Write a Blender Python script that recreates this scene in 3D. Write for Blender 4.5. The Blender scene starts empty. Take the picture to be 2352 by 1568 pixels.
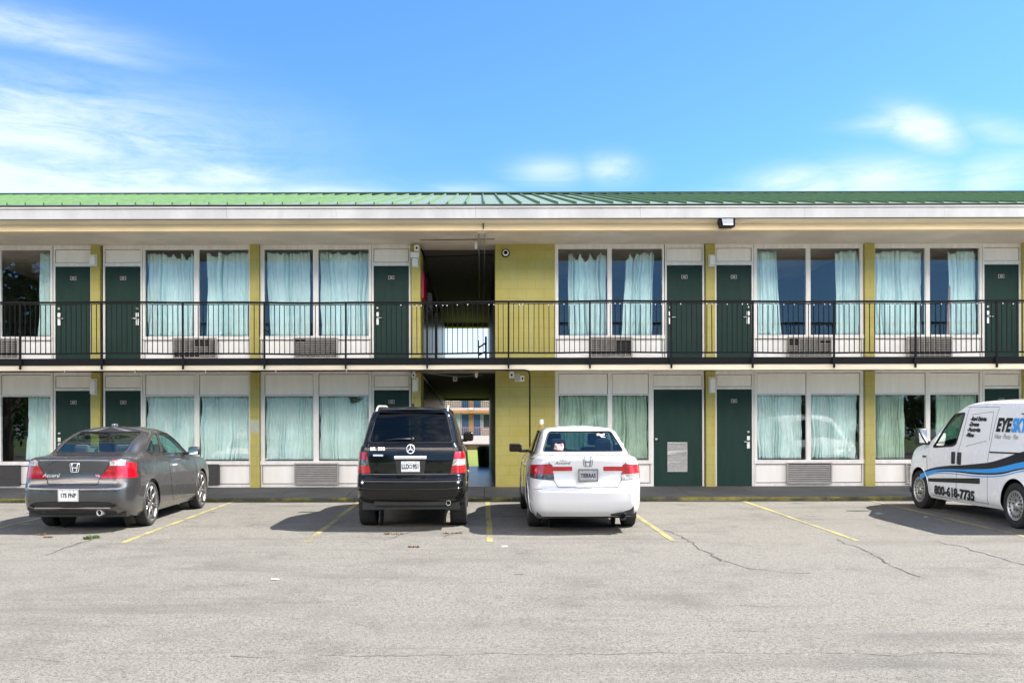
import bpy, bmesh, math, random
import numpy as np
from mathutils import Vector, Matrix
from mathutils.bvhtree import BVHTree

S = bpy.context.scene
COL = S.collection
R = math.radians

# ------------------------------------------------------------------ camera, world, sun, exposure
cam_data = bpy.data.cameras.new('camera')
cam = bpy.data.objects.new('camera', cam_data)
COL.objects.link(cam)
CAMZ = 1.39
cam.location = (0, 0, CAMZ)
cam.rotation_euler = (R(90), R(0.13), 0)
cam_data.sensor_width = 36
cam_data.lens = 36 * 2100 / 2352
cam_data.shift_x = 0.0306
cam_data.shift_y = 0.0931
cam_data.clip_end = 8000
S.camera = cam

S.view_settings.view_transform = 'Standard'
S.view_settings.look = 'None'
S.view_settings.exposure = 1.65
S.view_settings.gamma = 1

SUN_DIR = Vector((0.885, 0.05, 1.0)).normalized()
SUN_EL = math.asin(SUN_DIR.z)
SUN_AZ = math.atan2(SUN_DIR.x, SUN_DIR.y)

sd = bpy.data.lights.new('sun', 'SUN')
sun = bpy.data.objects.new('sun', sd)
COL.objects.link(sun)
sd.energy = 4.8
sd.angle = R(0.5)
sd.color = (1.0, 0.95, 0.88)
sun.rotation_euler = SUN_DIR.to_track_quat('Z', 'Y').to_euler()

world = bpy.data.worlds.new('World')
S.world = world
world.use_nodes = True
wt = world.node_tree
wn = wt.nodes
for n in list(wn): wn.remove(n)


class G:
    """tiny node-graph helper"""
    def __init__(s, tree): s.t = tree; s.n = tree.nodes; s.l = tree.links
    def add(s, ty, **kw):
        n = s.n.new(ty)
        for k, v in kw.items(): setattr(n, k, v)
        return n
    def put(s, sock, v):
        if isinstance(v, bpy.types.NodeSocket): s.l.new(v, sock)
        else: sock.default_value = v
    def m(s, op, a, b=0.0, c=None, clamp=False):
        n = s.add('ShaderNodeMath', operation=op, use_clamp=clamp)
        s.put(n.inputs[0], a); s.put(n.inputs[1], b)
        if c is not None: s.put(n.inputs[2], c)
        return n.outputs[0]
    def mix(s, f, a, b, blend='MIX'):
        n = s.add('ShaderNodeMix', data_type='RGBA', blend_type=blend)
        s.put(n.inputs[0], f); s.put(n.inputs[6], a); s.put(n.inputs[7], b)
        return n.outputs[2]
    def noise(s, vec, scale, detail=3, rough=.55, dist=0):
        n = s.add('ShaderNodeTexNoise')
        if vec is not None: s.l.new(vec, n.inputs['Vector'])
        n.inputs['Scale'].default_value = scale
        n.inputs['Detail'].default_value = detail
        n.inputs['Roughness'].default_value = rough
        n.inputs['Distortion'].default_value = dist
        return n.outputs[0]
    def ramp(s, f, stops):
        n = s.add('ShaderNodeValToRGB')
        e = n.color_ramp.elements
        while len(e) > 1: e.remove(e[0])
        e[0].position = stops[0][0]; e[0].color = c4(stops[0][1])
        for p, c in stops[1:]:
            k = e.new(p); k.color = c4(c)
        s.put(n.inputs[0], f)
        return n.outputs[0]
    def vscale(s, vec, sc):
        n = s.add('ShaderNodeMapping')
        s.l.new(vec, n.inputs[0]); n.inputs['Scale'].default_value = sc
        return n.outputs[0]


def c4(c):
    if isinstance(c, (int, float)): return (c, c, c, 1)
    return (c[0], c[1], c[2], 1)


g = G(wt)
sky = g.add('ShaderNodeTexSky', sky_type='NISHITA')
sky.sun_disc = False
sky.sun_elevation = SUN_EL
sky.sun_rotation = SUN_AZ
sky.air_density = 1.0
sky.dust_density = 0.3
sky.ozone_density = 2.5
geo = g.add('ShaderNodeTexCoord').outputs['Generated']
sep = g.add('ShaderNodeSeparateXYZ'); g.l.new(geo, sep.inputs[0])
dx, dy, dz = sep.outputs
dyc = g.m('MAXIMUM', dy, 0.05)
u = g.m('DIVIDE', dx, dyc); v = g.m('DIVIDE', dz, dyc)
front = g.m('GREATER_THAN', dy, 0.05)
cn = g.noise(g.vscale(geo, (1, 1, 3.2)), 3.2, 8, .68, .8)
cn2 = g.noise(g.vscale(geo, (1, 1, 6.5)), 9.0, 8, .7, .7)
# banks and wisps of cloud: direction (u, v), half sizes, tilt, density
BL = [(-.53, .455, .14, .020, -.19, .55), (-.44, .425, .08, .010, -.22, .45), (-.50, .375, .04, .008, -.3, .3),
      (-.50, .345, .20, .045, -.12, .9), (-.38, .322, .12, .020, -.1, .7),
      (-.46, .290, .20, .030, -.05, .85), (-.42, .262, .26, .024, -.03, 1.0), (-.29, .285, .07, .016, 0, .75),
      (-.17, .262, .13, .014, -.08, .6), (-.02, .264, .045, .010, 0, .6),
      (.075, .288, .035, .014, 0, .5), (.145, .291, .026, .014, 0, .6),
      (.485, .335, .036, .018, -.35, .95), (.455, .343, .045, .010, .1, .5), (.575, .330, .045, .014, -.2, .35),
      (.36, .274, .06, .018, 0, .7), (.45, .276, .07, .024, 0, .8), (.56, .282, .05, .022, .3, .7), (.3, .262, .05, .010, 0, .45), (-.02, .06, .5, .07, 0, 1.3)]
cl = None
for (u0, v0, su, sv, rot, amp) in BL:
    a, b = g.m('SUBTRACT', u, u0), g.m('SUBTRACT', v, v0)
    cr, sr = math.cos(rot), math.sin(rot)
    p = g.m('DIVIDE', g.m('ADD', g.m('MULTIPLY', a, cr), g.m('MULTIPLY', b, sr)), su)
    q = g.m('DIVIDE', g.m('SUBTRACT', g.m('MULTIPLY', b, cr), g.m('MULTIPLY', a, sr)), sv)
    r2 = g.m('ADD', g.m('MULTIPLY', p, p), g.m('MULTIPLY', q, q))
    e = g.m('MULTIPLY', g.m('EXPONENT', g.m('MULTIPLY', r2, -0.8)), amp)
    cl = e if cl is None else g.m('MAXIMUM', cl, e)
nz = g.m('ADD', g.m('MULTIPLY', g.m('SUBTRACT', cn, .5), 1.5), g.m('MULTIPLY', g.m('SUBTRACT', cn2, .5), .9))
cf = g.m('MULTIPLY', cl, g.m('ADD', 1.05, g.m('MULTIPLY', nz, 2.3)), clamp=True)
cf = g.m('MULTIPLY', cf, front)
# bright cloud band added behind the viewer to light the facade, plus thinner cloud
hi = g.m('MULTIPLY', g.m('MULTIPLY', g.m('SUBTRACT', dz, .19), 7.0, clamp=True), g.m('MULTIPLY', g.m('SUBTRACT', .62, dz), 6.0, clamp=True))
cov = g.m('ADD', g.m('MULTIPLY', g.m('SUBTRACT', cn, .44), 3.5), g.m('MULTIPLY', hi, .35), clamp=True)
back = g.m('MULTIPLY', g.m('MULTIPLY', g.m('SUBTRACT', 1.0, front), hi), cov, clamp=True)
low = g.m('MULTIPLY', g.m('MULTIPLY', g.m('SUBTRACT', 1.0, front), g.m('GREATER_THAN', dz, 0.0)), g.m('MULTIPLY', g.m('SUBTRACT', g.m('ADD', cn, g.m('MULTIPLY', dz, .17)), .60), 4.0, clamp=True))
skyc = g.mix(1.0, sky.outputs[0], (0.58, 0.93, 1.28, 1), 'MULTIPLY')
cloudc = (4.6, 5.2, 5.5, 1)
fin = g.mix(g.m('MULTIPLY', cf, .85), skyc, cloudc)
fin = g.mix(g.m('MULTIPLY', low, .75), fin, (8.4, 8.2, 7.9, 1))
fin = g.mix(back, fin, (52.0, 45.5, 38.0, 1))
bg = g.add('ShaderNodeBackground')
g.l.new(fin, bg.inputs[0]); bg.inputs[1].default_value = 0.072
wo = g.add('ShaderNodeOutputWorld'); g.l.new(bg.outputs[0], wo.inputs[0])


# ------------------------------------------------------------------ materials
def mat(name, col, rough=.6, metal=0, spec=.5, coat=0, emit=None, var=0, vscale=6, dark=None, bump=0, bscale=60, stretch=(1, 1, 1)):
    m_ = bpy.data.materials.new(name); m_.use_nodes = True
    gg = G(m_.node_tree); b = gg.n['Principled BSDF']
    b.inputs['Base Color'].default_value = c4(col)
    b.inputs['Roughness'].default_value = rough
    b.inputs['Metallic'].default_value = metal
    b.inputs['Specular IOR Level'].default_value = spec
    b.inputs['Coat Weight'].default_value = coat
    b.inputs['Coat Roughness'].default_value = .04
    tc = gg.add('ShaderNodeTexCoord').outputs['Object']
    if var:
        n = gg.noise(gg.vscale(tc, stretch), vscale, 5, .62)
        d = dark if dark is not None else tuple(x * (1 - var) for x in col)
        f = gg.m('MULTIPLY', gg.m('SUBTRACT', n, .42), 4.0, clamp=True)
        gg.l.new(gg.mix(f, c4(d), c4(col)), b.inputs['Base Color'])
    if bump:
        n = gg.noise(tc, bscale, 3, .6)
        bp = gg.add('ShaderNodeBump'); bp.inputs['Strength'].default_value = bump; bp.inputs['Distance'].default_value = .01
        gg.l.new(n, bp.inputs['Height']); gg.l.new(bp.outputs[0], b.inputs['Normal'])
    return m_


def glass(name, tint=(1, 1, 1), refl=.06, ior=1.5, rough=0.0, gain=1.0):
    """thin pane: fresnel reflection over tinted transmission"""
    m_ = bpy.data.materials.new(name); m_.use_nodes = True
    gg = G(m_.node_tree)
    for n in list(gg.n): gg.n.remove(n)
    fr = gg.add('ShaderNodeFresnel'); fr.inputs[0].default_value = ior
    geo_ = gg.add('ShaderNodeNewGeometry')
    f = gg.m('ADD', gg.m('MULTIPLY', fr.outputs[0], gain), refl, clamp=True)
    f = gg.m('MULTIPLY', f, gg.m('SUBTRACT', 1.0, gg.m('MULTIPLY', geo_.outputs['Backfacing'], .9)))
    tr = gg.add('ShaderNodeBsdfTransparent'); tr.inputs[0].default_value = c4(tint)
    gl = gg.add('ShaderNodeBsdfGlossy'); gl.inputs['Roughness'].default_value = rough
    mx = gg.add('ShaderNodeMixShader'); gg.l.new(f, mx.inputs[0])
    gg.l.new(tr.outputs[0], mx.inputs[1]); gg.l.new(gl.outputs[0], mx.inputs[2])
    o = gg.add('ShaderNodeOutputMaterial'); gg.l.new(mx.outputs[0], o.inputs[0])
    return m_


M = {}
M['white_frame'] = mat('white_frame', (.84, .82, .79), .5, vscale=3, stretch=(3, 1, .6), var=.3, dark=(.74, .71, .66))
M['white_panel'] = mat('white_panel', (.88, .86, .82), .55, var=.3, vscale=1.6, stretch=(3, 1, .5), dark=(.82, .79, .73))
M['cream'] = mat('cream', (.84, .73, .54), .6, var=.18, vscale=1.4, stretch=(.5, 1, 3))
M['orange_cream'] = mat('orange_cream', (.88, .68, .40), .6, var=.15, vscale=2, stretch=(.4, 1, 3))
M['fascia'] = mat('fascia', (.66, .65, .62), .5, var=.3, vscale=1.4, stretch=(1.2, 1, .5), dark=(.55, .54, .52))
M['soffit'] = mat('soffit', (.72, .64, .54), .75, var=.20, vscale=.8)
M['door'] = mat('door_green', (.005, .032, .021), .5, spec=.22, var=.45, vscale=2.2, dark=(.012, .036, .028), stretch=(2, 1, .5))
M['black'] = mat('black_metal', (.008, .008, .009), .55, spec=.15, var=.3, vscale=8)
M['dark'] = mat('dark_void', (.01, .01, .01), .8)
M['room'] = mat('room_wall', (.10, .08, .065), .9, var=.3, vscale=.6)
M['concrete'] = mat('concrete', (.12, .12, .12), .85, var=.25, vscale=1.3, bump=.3, bscale=40)
M['slab'] = mat('slab_paint', (.70, .66, .58), .7, var=.15, vscale=1)
M['chrome'] = mat('chrome', (.78, .76, .72), .42, metal=.8)
M['steel'] = mat('steel', (.70, .69, .66), .4, metal=.35, var=.3, vscale=30)
M['vent'] = mat('vent_beige', (.42, .39, .34), .6, var=.2, vscale=8)
M['vent_dark'] = mat('vent_dark', (.045, .042, .04), .6, var=.2, vscale=8)
M['vent_hole'] = mat('vent_hole', (.02, .018, .016), .8)
M['lamp_white'] = mat('lamp_white', (.78, .78, .76), .4)
M['curtain'] = mat('curtain', (.72, .90, .87), .85, var=.10, vscale=2.5, bump=.2, bscale=300)
M['curtain_old'] = mat('curtain_old', (.50, .66, .54), .85, var=.16, vscale=2.5, bump=.2, bscale=300)
M['curtain_lining'] = mat('curtain_lining', (.30, .19, .15), .9)
M['red'] = mat('red_plastic', (.55, .01, .06), .4)
M['number'] = mat('number_plate', (.65, .6, .55), .5)
M['plate_dark'] = mat('number_plate_dark', (.05, .02, .02), .5)
M['rubber'] = mat('rubber', (.018, .018, .018), .8, var=.3, vscale=30)
M['yellow'] = mat('yellow_paint', (.62, .50, .05), .6, var=.5, vscale=5, dark=(.16, .13, .03))
M['glass'] = glass('window_glass', (.95, .98, .97), refl=.05, gain=1.3)
M['soil'] = mat('earth', (.12, .075, .04), .95, var=.4, vscale=1.5)
M['bark'] = mat('bark', (.10, .075, .05), .9, var=.4, vscale=6)


def paint_wall():
    m_ = mat('yellow_block', (.42, .375, .10), .6)
    gg = G(m_.node_tree); b = gg.n['Principled BSDF']
    tc = gg.add('ShaderNodeTexCoord').outputs['Object']
    sp = gg.add('ShaderNodeSeparateXYZ'); gg.l.new(tc, sp.inputs[0])
    cb = gg.add('ShaderNodeCombineXYZ')
    gg.l.new(gg.m('ADD', sp.outputs[0], sp.outputs[1]), cb.inputs[0]); gg.l.new(sp.outputs[2], cb.inputs[1])
    br = gg.add('ShaderNodeTexBrick')
    gg.l.new(cb.outputs[0], br.inputs[0])
    br.inputs['Scale'].default_value = 1.0; br.inputs['Mortar Size'].default_value = .006
    br.inputs['Brick Width'].default_value = .42; br.inputs['Row Height'].default_value = .235
    br.inputs['Mortar Smooth'].default_value = .5
    n = gg.noise(tc, 1.1, 5, .6); n2 = gg.noise(gg.vscale(tc, (3, 3, .5)), 2.2, 4, .6)
    base = gg.mix(gg.m('MULTIPLY', gg.m('SUBTRACT', n, .4), 3, clamp=True), (.40, .34, .075, 1), (.47, .42, .13, 1))
    base = gg.mix(gg.m('MULTIPLY', gg.m('SUBTRACT', n2, .56), 2.2, clamp=True), base, (.36, .36, .16, 1))
    base = gg.mix(gg.m('MULTIPLY', br.outputs['Fac'], .42), base, (.20, .17, .06, 1))
    gg.l.new(base, b.inputs['Base Color'])
    bp = gg.add('ShaderNodeBump'); bp.invert = True; bp.inputs['Strength'].default_value = .35; bp.inputs['Distance'].default_value = .01
    gg.l.new(br.outputs['Fac'], bp.inputs['Height']); gg.l.new(bp.outputs[0], b.inputs['Normal'])
    return m_


M['block'] = paint_wall()


def asphalt():
    m_ = mat('asphalt_old', (.2, .19, .17), .9)
    gg = G(m_.node_tree); b = gg.n['Principled BSDF']
    b.inputs['Specular IOR Level'].default_value = .25
    tc = gg.add('ShaderNodeTexCoord').outputs['Object']
    f1 = gg.noise(tc, 130, 2, .75)
    f2 = gg.noise(tc, 34, 3, .75)
    vo = gg.add('ShaderNodeTexVoronoi'); gg.l.new(tc, vo.inputs['Vector']); vo.inputs['Scale'].default_value = 62
    col = gg.ramp(f2, [(.28, (.030, .028, .025)), (.44, (.104, .098, .084)), (.60, (.162, .153, .133))])
    col = gg.mix(gg.m('MULTIPLY', gg.m('SUBTRACT', f1, .52), 8, clamp=True), col, (.23, .222, .20, 1))
    spk = gg.m('MULTIPLY', gg.m('SUBTRACT', gg.noise(tc, 55, 2, .8), .60), 14, clamp=True)
    col = gg.mix(gg.m('MULTIPLY', spk, 1.0), col, (.03, .027, .025, 1))
    # broad bands worn along the building
    bandn = gg.noise(gg.vscale(tc, (.35, 1.6, 1)), .9, 5, .6)
    col = gg.mix(gg.m('MULTIPLY', gg.m('SUBTRACT', bandn, .52), 3.0, clamp=True), col, (.075, .071, .063, 1))
    st = gg.noise(gg.vscale(tc, (.6, 2.6, 1)), 1.8, 5, .7)
    col = gg.mix(gg.m('MULTIPLY', gg.m('SUBTRACT', st, .66), 5, clamp=True), col, (.05, .042, .036, 1))
    mt = gg.noise(tc, 1.1, 6, .75)
    col = gg.mix(gg.m('MULTIPLY', gg.m('SUBTRACT', mt, .5), 2.6, clamp=True), col, (.065, .062, .056, 1))
    pt = gg.noise(tc, .23, 3, .5)
    col = gg.mix(gg.m('MULTIPLY', gg.m('SUBTRACT', pt, .5), 1.6, clamp=True), col, (.135, .128, .112, 1))
    sp = gg.add('ShaderNodeSeparateXYZ'); gg.l.new(tc, sp.inputs[0])
    bay = gg.m('MULTIPLY', gg.m('MULTIPLY', gg.m('SUBTRACT', sp.outputs[1], 14.2), .8, clamp=True), gg.m('MULTIPLY', gg.m('SUBTRACT', 19.9, sp.outputs[1]), 3, clamp=True))
    oil = gg.m('MULTIPLY', gg.m('SUBTRACT', gg.noise(gg.vscale(tc, (1, 1.6, 1)), 1.6, 6, .72), .585), 9, clamp=True)
    col = gg.mix(gg.m('MULTIPLY', gg.m('MULTIPLY', oil, bay), .8), col, (.045, .036, .030, 1))
    trk = gg.m('MULTIPLY', gg.m('SUBTRACT', gg.noise(gg.vscale(tc, (.12, 2.2, 1)), 1.3, 6, .7), .60), 6, clamp=True)
    col = gg.mix(gg.m('MULTIPLY', trk, .45), col, (.055, .052, .047, 1))
    gg.l.new(col, b.inputs['Base Color'])
    bp = gg.add('ShaderNodeBump'); bp.inputs['Strength'].default_value = .7; bp.inputs['Distance'].default_value = .012
    gg.l.new(f2, bp.inputs['Height']); gg.l.new(bp.outputs[0], b.inputs['Normal'])
    return m_


M['asphalt'] = asphalt()


def worn_paint(name, col):
    """thin road paint with holes where the asphalt shows through"""
    m_ = mat(name, col, .7)
    gg = G(m_.node_tree); b = gg.n['Principled BSDF']
    tc = gg.add('ShaderNodeTexCoord').outputs['Object']
    n = gg.noise(tc, 28, 4, .75); n2 = gg.noise(tc, 1.7, 3, .6)
    hole = gg.m('MULTIPLY', gg.m('SUBTRACT', gg.m('ADD', gg.m('MULTIPLY', n, .7), gg.m('MULTIPLY', n2, .5)), .555), 8, clamp=True)
    gg.l.new(gg.mix(hole, c4(col), (.11, .10, .08, 1)), b.inputs['Base Color'])
    return m_


M['line'] = worn_paint('road_paint', (.27, .235, .075))


def roof_mat():
    m_ = mat('roof_green', (.30, .42, .30), .42, spec=.5)
    gg = G(m_.node_tree); b = gg.n['Principled BSDF']
    tc = gg.add('ShaderNodeTexCoord').outputs['Object']
    n = gg.noise(gg.vscale(tc, (6, .4, 1)), 1.5, 4, .6)
    gg.l.new(gg.mix(n, (.11, .16, .11, 1), (.16, .20, .145, 1)), b.inputs['Base Color'])
    return m_


M['roof'] = roof_mat()
M['roof_rib'] = mat('roof_rib', (.10, .185, .075), .6, spec=.25, var=.2, vscale=2)


# ------------------------------------------------------------------ helpers
def obj(name, bm, m, parent=None, smooth=False):
    me = bpy.data.meshes.new(name)
    bm.to_mesh(me); bm.free()
    ms = m if isinstance(m, (list, tuple)) else [m]
    for x in ms: me.materials.append(x)
    if smooth: me.shade_smooth()
    o = bpy.data.objects.new(name, me); COL.objects.link(o)
    if parent is not None: o.parent = parent
    return o


def tag(o, label, cat, group=None):
    o['label'] = label; o['category'] = cat
    if group: o['group'] = group
    return o


def thing(name, label, cat, loc=(0, 0, 0), rot=(0, 0, 0), group=None):
    o = bpy.data.objects.new(name, None); COL.objects.link(o)
    o.location = loc; o.rotation_euler = rot
    return tag(o, label, cat, group)


def struct(name, bm, m):
    o = obj(name, bm, m); o['kind'] = 'structure'
    return o


def box(bm, x0, x1, y0, y1, z0, z1, mi=0, bev=0):
    vs = [bm.verts.new((x, y, z)) for x in (x0, x1) for y in (y0, y1) for z in (z0, z1)]
    F = []
    for q in ((0, 1, 3, 2), (4, 6, 7, 5), (0, 4, 5, 1), (2, 3, 7, 6), (0, 2, 6, 4), (1, 5, 7, 3)):
        f = bm.faces.new([vs[i] for i in q]); f.material_index = mi; F.append(f)
    if bev:
        es = list({e for f in F for e in f.edges})
        bmesh.ops.bevel(bm, geom=es, offset=bev, segments=2, affect='EDGES', profile=.6)


def BM(*boxes, bev=0):
    bm = bmesh.new()
    for b in boxes: box(bm, *b, bev=bev)
    return bm


def tube(bm, pts, r, n=8, closed=False, mi=0):
    pts = [Vector(p) for p in pts]
    rings = []
    N = len(pts)
    prev = None
    for i, p in enumerate(pts):
        if closed: d = pts[(i + 1) % N] - pts[i - 1]
        else: d = pts[min(i + 1, N - 1)] - pts[max(i - 1, 0)]
        if d.length < 1e-9: d = Vector((0, 0, 1))
        d.normalize()
        if prev is None:
            a = Vector((0, 0, 1)) if abs(d.z) < .9 else Vector((1, 0, 0))
            a = d.cross(a).normalized()
        else:
            a = prev - d * prev.dot(d)
            if a.length < 1e-6: a = d.orthogonal()
            a.normalize()
        prev = a
        b = d.cross(a)
        rr = r[i] if isinstance(r, (list, tuple)) else r
        rings.append([bm.verts.new(p + (a * math.cos(t) + b * math.sin(t)) * rr) for t in [2 * math.pi * k / n for k in range(n)]])
    for i in range(N if closed else N - 1):
        A, B = rings[i], rings[(i + 1) % N]
        for k in range(n):
            f = bm.faces.new((A[k], A[(k + 1) % n], B[(k + 1) % n], B[k])); f.material_index = mi; f.smooth = True
    if not closed:
        for rg, fl in ((rings[0], 1), (rings[-1], 0)):
            f = bm.faces.new(rg[::-1] if fl else rg); f.material_index = mi


def lathe(bm, prof, axis='x', n=40, mi=0, c=(0, 0, 0), closed=False):
    """prof: (along axis, radius)"""
    rings = []
    for a, r in prof:
        rg = []
        for k in range(n):
            t = 2 * math.pi * k / n
            s_, c_ = math.sin(t) * r, math.cos(t) * r
            p = {'x': (a, c_, s_), 'y': (s_, a, c_), 'z': (c_, s_, a)}[axis]
            rg.append(bm.verts.new((p[0] + c[0], p[1] + c[1], p[2] + c[2])))
        rings.append(rg)
    P = list(zip(rings, rings[1:])) + ([(rings[-1], rings[0])] if closed else [])
    for A, B in P:
        for k in range(n):
            f = bm.faces.new((A[k], A[(k + 1) % n], B[(k + 1) % n], B[k])); f.material_index = mi; f.smooth = True
    return rings


def xf(px): return (px - 1104) / 2100 * 22.0
def zf(py): return CAMZ + (1003 - py) / 2100 * 22.0
def zd(py, d): return CAMZ + (1003 - py) / 2100 * d
def xd(px, d): return (px - 1104) / 2100 * d


def ground_z(y):
    return -0.03 * (19.85 - max(min(y, 19.85), -6))


def text_geom(body, size=1.0, bold=0.0, shear=0.0, sx=1.0, align='LEFT', depth=0, res=3, space=1.0):
    cu = bpy.data.curves.new('t', 'FONT')
    cu.body = body; cu.size = size; cu.offset = bold; cu.shear = shear; cu.align_x = align; cu.extrude = depth
    cu.resolution_u = res; cu.space_character = space
    o = bpy.data.objects.new('t', cu); COL.objects.link(o)
    dg = bpy.context.evaluated_depsgraph_get(); dg.update()
    me = o.evaluated_get(dg).to_mesh()
    V = [(v.co.x * sx, v.co.y, v.co.z) for v in me.vertices]
    F = [tuple(p.vertices) for p in me.polygons]
    o.evaluated_get(dg).to_mesh_clear()
    bpy.data.objects.remove(o); bpy.data.curves.remove(cu)
    return V, F

# ------------------------------------------------------------------ ground
def sheet(x0, x1, ys, zfun, nx=1):
    bm = bmesh.new(); rows = []
    for y in ys:
        rows.append([bm.verts.new((x0 + (x1 - x0) * i / nx, y, zfun(y))) for i in range(nx + 1)])
    for A, B in zip(rows, rows[1:]):
        for i in range(nx): bm.faces.new((A[i], A[i + 1], B[i + 1], B[i]))
    return bm


FAC = 22.0        # facade plane
KY = 19.85        # kerb line
struct('parking_lot', sheet(-90, 90, [-90, -6, 5, 12, KY + .02], ground_z), M['asphalt'])
grass_ground = mat('lawn_ground', (.10, .17, .035), .95, var=.35, vscale=.8)
struct('ground', sheet(-4000, 4000, [-4000, 4000], lambda y: -1.0), grass_ground)
# kerb and walkway with their joints
WX0, WX1 = -21.2, 21.2
bm = bmesh.new()
box(bm, WX0, WX1, KY, KY + .16, -.6, .076, bev=.02)
struct('kerb', bm, mat('kerb_paint', (.30, .25, .04), .7, var=.5, vscale=2.2, dark=(.07, .065, .04), stretch=(1, 1, 1)))
bm = bmesh.new(); x = WX0
while x < WX1 - .1:
    x2 = min(x + 1.52, WX1)
    vs = [bm.verts.new(p) for p in ((x + .006, KY + .165, -.6), (x2 - .006, KY + .165, -.6), (x2 - .006, FAC + .02, -.6), (x + .006, FAC + .02, -.6),
                                    (x + .006, KY + .165, .074), (x2 - .006, KY + .165, .074), (x2 - .006, FAC + .02, .196), (x + .006, FAC + .02, .196))]
    for q in ((0, 1, 5, 4), (1, 2, 6, 5), (2, 3, 7, 6), (3, 0, 4, 7), (4, 5, 6, 7)): bm.faces.new([vs[i] for i in q])
    x = x2
struct('walkway', bm, mat('walk_concrete', (.13, .128, .12), .85, var=.3, vscale=1.0, bump=.3, bscale=50))
# painted bay lines
for k in range(-5, 6):
    x = .14 + k * 2.76
    bm = sheet(x - .048, x + .048, np.linspace(13.72, KY - .02, 14), lambda y: ground_z(y) + .004)
    for v_ in bm.verts: v_.co.x += .006 * math.sin(v_.co.y * 2.1 + k)
    struct('parking_line', bm, M['line'])


def gpt(px, py):
    """a spot on the parking lot for a sight line"""
    d = 2100 * (CAMZ + .03 * 19.85) / ((py - 1003) + 63.0)
    return Vector(((px - 1104) / 2100 * d, d, ground_z(d)))


def crack(pts, w, seed):
    rng = random.Random(seed)
    P = [gpt(*p) for p in pts]; D = []
    for a, b in zip(P, P[1:]):
        n = max(2, int((b - a).length / .12))
        for i in range(n): D.append(a.lerp(b, i / n))
    D.append(P[-1])
    bm = bmesh.new(); last = None; j = 0
    for i, p in enumerate(D):
        d = (D[min(i + 1, len(D) - 1)] - D[max(i - 1, 0)]); d.z = 0; d.normalize()
        nrm = Vector((-d.y, d.x, 0)); j = .6 * j + rng.uniform(-.045, .045)
        ww = w * rng.uniform(.25, 1.2)
        c = p + nrm * j
        cur = [bm.verts.new((c + nrm * s * ww)[:2] + (ground_z(c.y) + .004,)) for s in (-1, 1)]
        if last: bm.faces.new((last[0], last[1], cur[1], cur[0]))
        last = cur
    bm.normal_update()
    for f in bm.faces:
        if f.normal.z < 0: f.normal_flip()
    return bm


M['crack'] = mat('crack_dirt', (.055, .050, .042), .95, var=.4, vscale=6)
CR = [([(110, 1272), (160, 1253), (205, 1240), (230, 1233)], .022), ([(1530, 1218), (1560, 1232), (1600, 1252), (1650, 1290)], .022),
      ([(1640, 1283), (1720, 1308), (1800, 1316), (1860, 1317)], .013), ([(1925, 1240), (1990, 1270), (2050, 1305), (2110, 1327)], .016),
      ([(2150, 1245), (2210, 1258), (2300, 1287), (2352, 1302)], .018), ([(0, 1235), (400, 1235), (900, 1236), (1300, 1238), (1800, 1237), (2352, 1240)], .005),
      ([(730, 1505), (860, 1503), (1300, 1503), (1800, 1500), (2352, 1508)], .006), ([(0, 1507), (150, 1512)], .006), ([(530, 1503), (640, 1504)], .008),
      ([(1690, 1390), (1800, 1393), (1900, 1391)], .007), ([(1180, 1319), (1200, 1320)], .03), ([(1020, 1232), (1060, 1220)], .018), ([(880, 1240), (945, 1218)], .016),
      ([(760, 1280), (860, 1277)], .006), ([(1680, 1448), (1760, 1450)], .006), ([(1900, 1448), (1990, 1450)], .006)]
for i, (p, w) in enumerate(CR): struct('pavement_crack', crack(p, w * .72, i), M['crack'])


def scatter_blades(spots, h, n, col, seed, name, w=.008):
    rng = random.Random(seed); bm = bmesh.new()
    for (c, rx, ry) in spots:
        for _ in range(n):
            p = c + Vector((rng.uniform(-rx, rx), rng.uniform(-ry, ry), 0))
            hh = h * rng.uniform(.4, 1.1); a = rng.uniform(0, 6.28); l = rng.uniform(.1, .8) * hh
            d = Vector((math.cos(a), math.sin(a), 0)); s = Vector((-d.y, d.x, 0)) * w
            q = [bm.verts.new(p - s), bm.verts.new(p + s), bm.verts.new(p + d * l * .4 + s * .7 + Vector((0, 0, hh * .7))), bm.verts.new(p + d * l + Vector((0, 0, hh)))]
            bm.faces.new(q)
    o = obj(name, bm, mat(name + '_blades', col, .8, var=.3, vscale=20)); o['kind'] = 'stuff'
    return o


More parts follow.
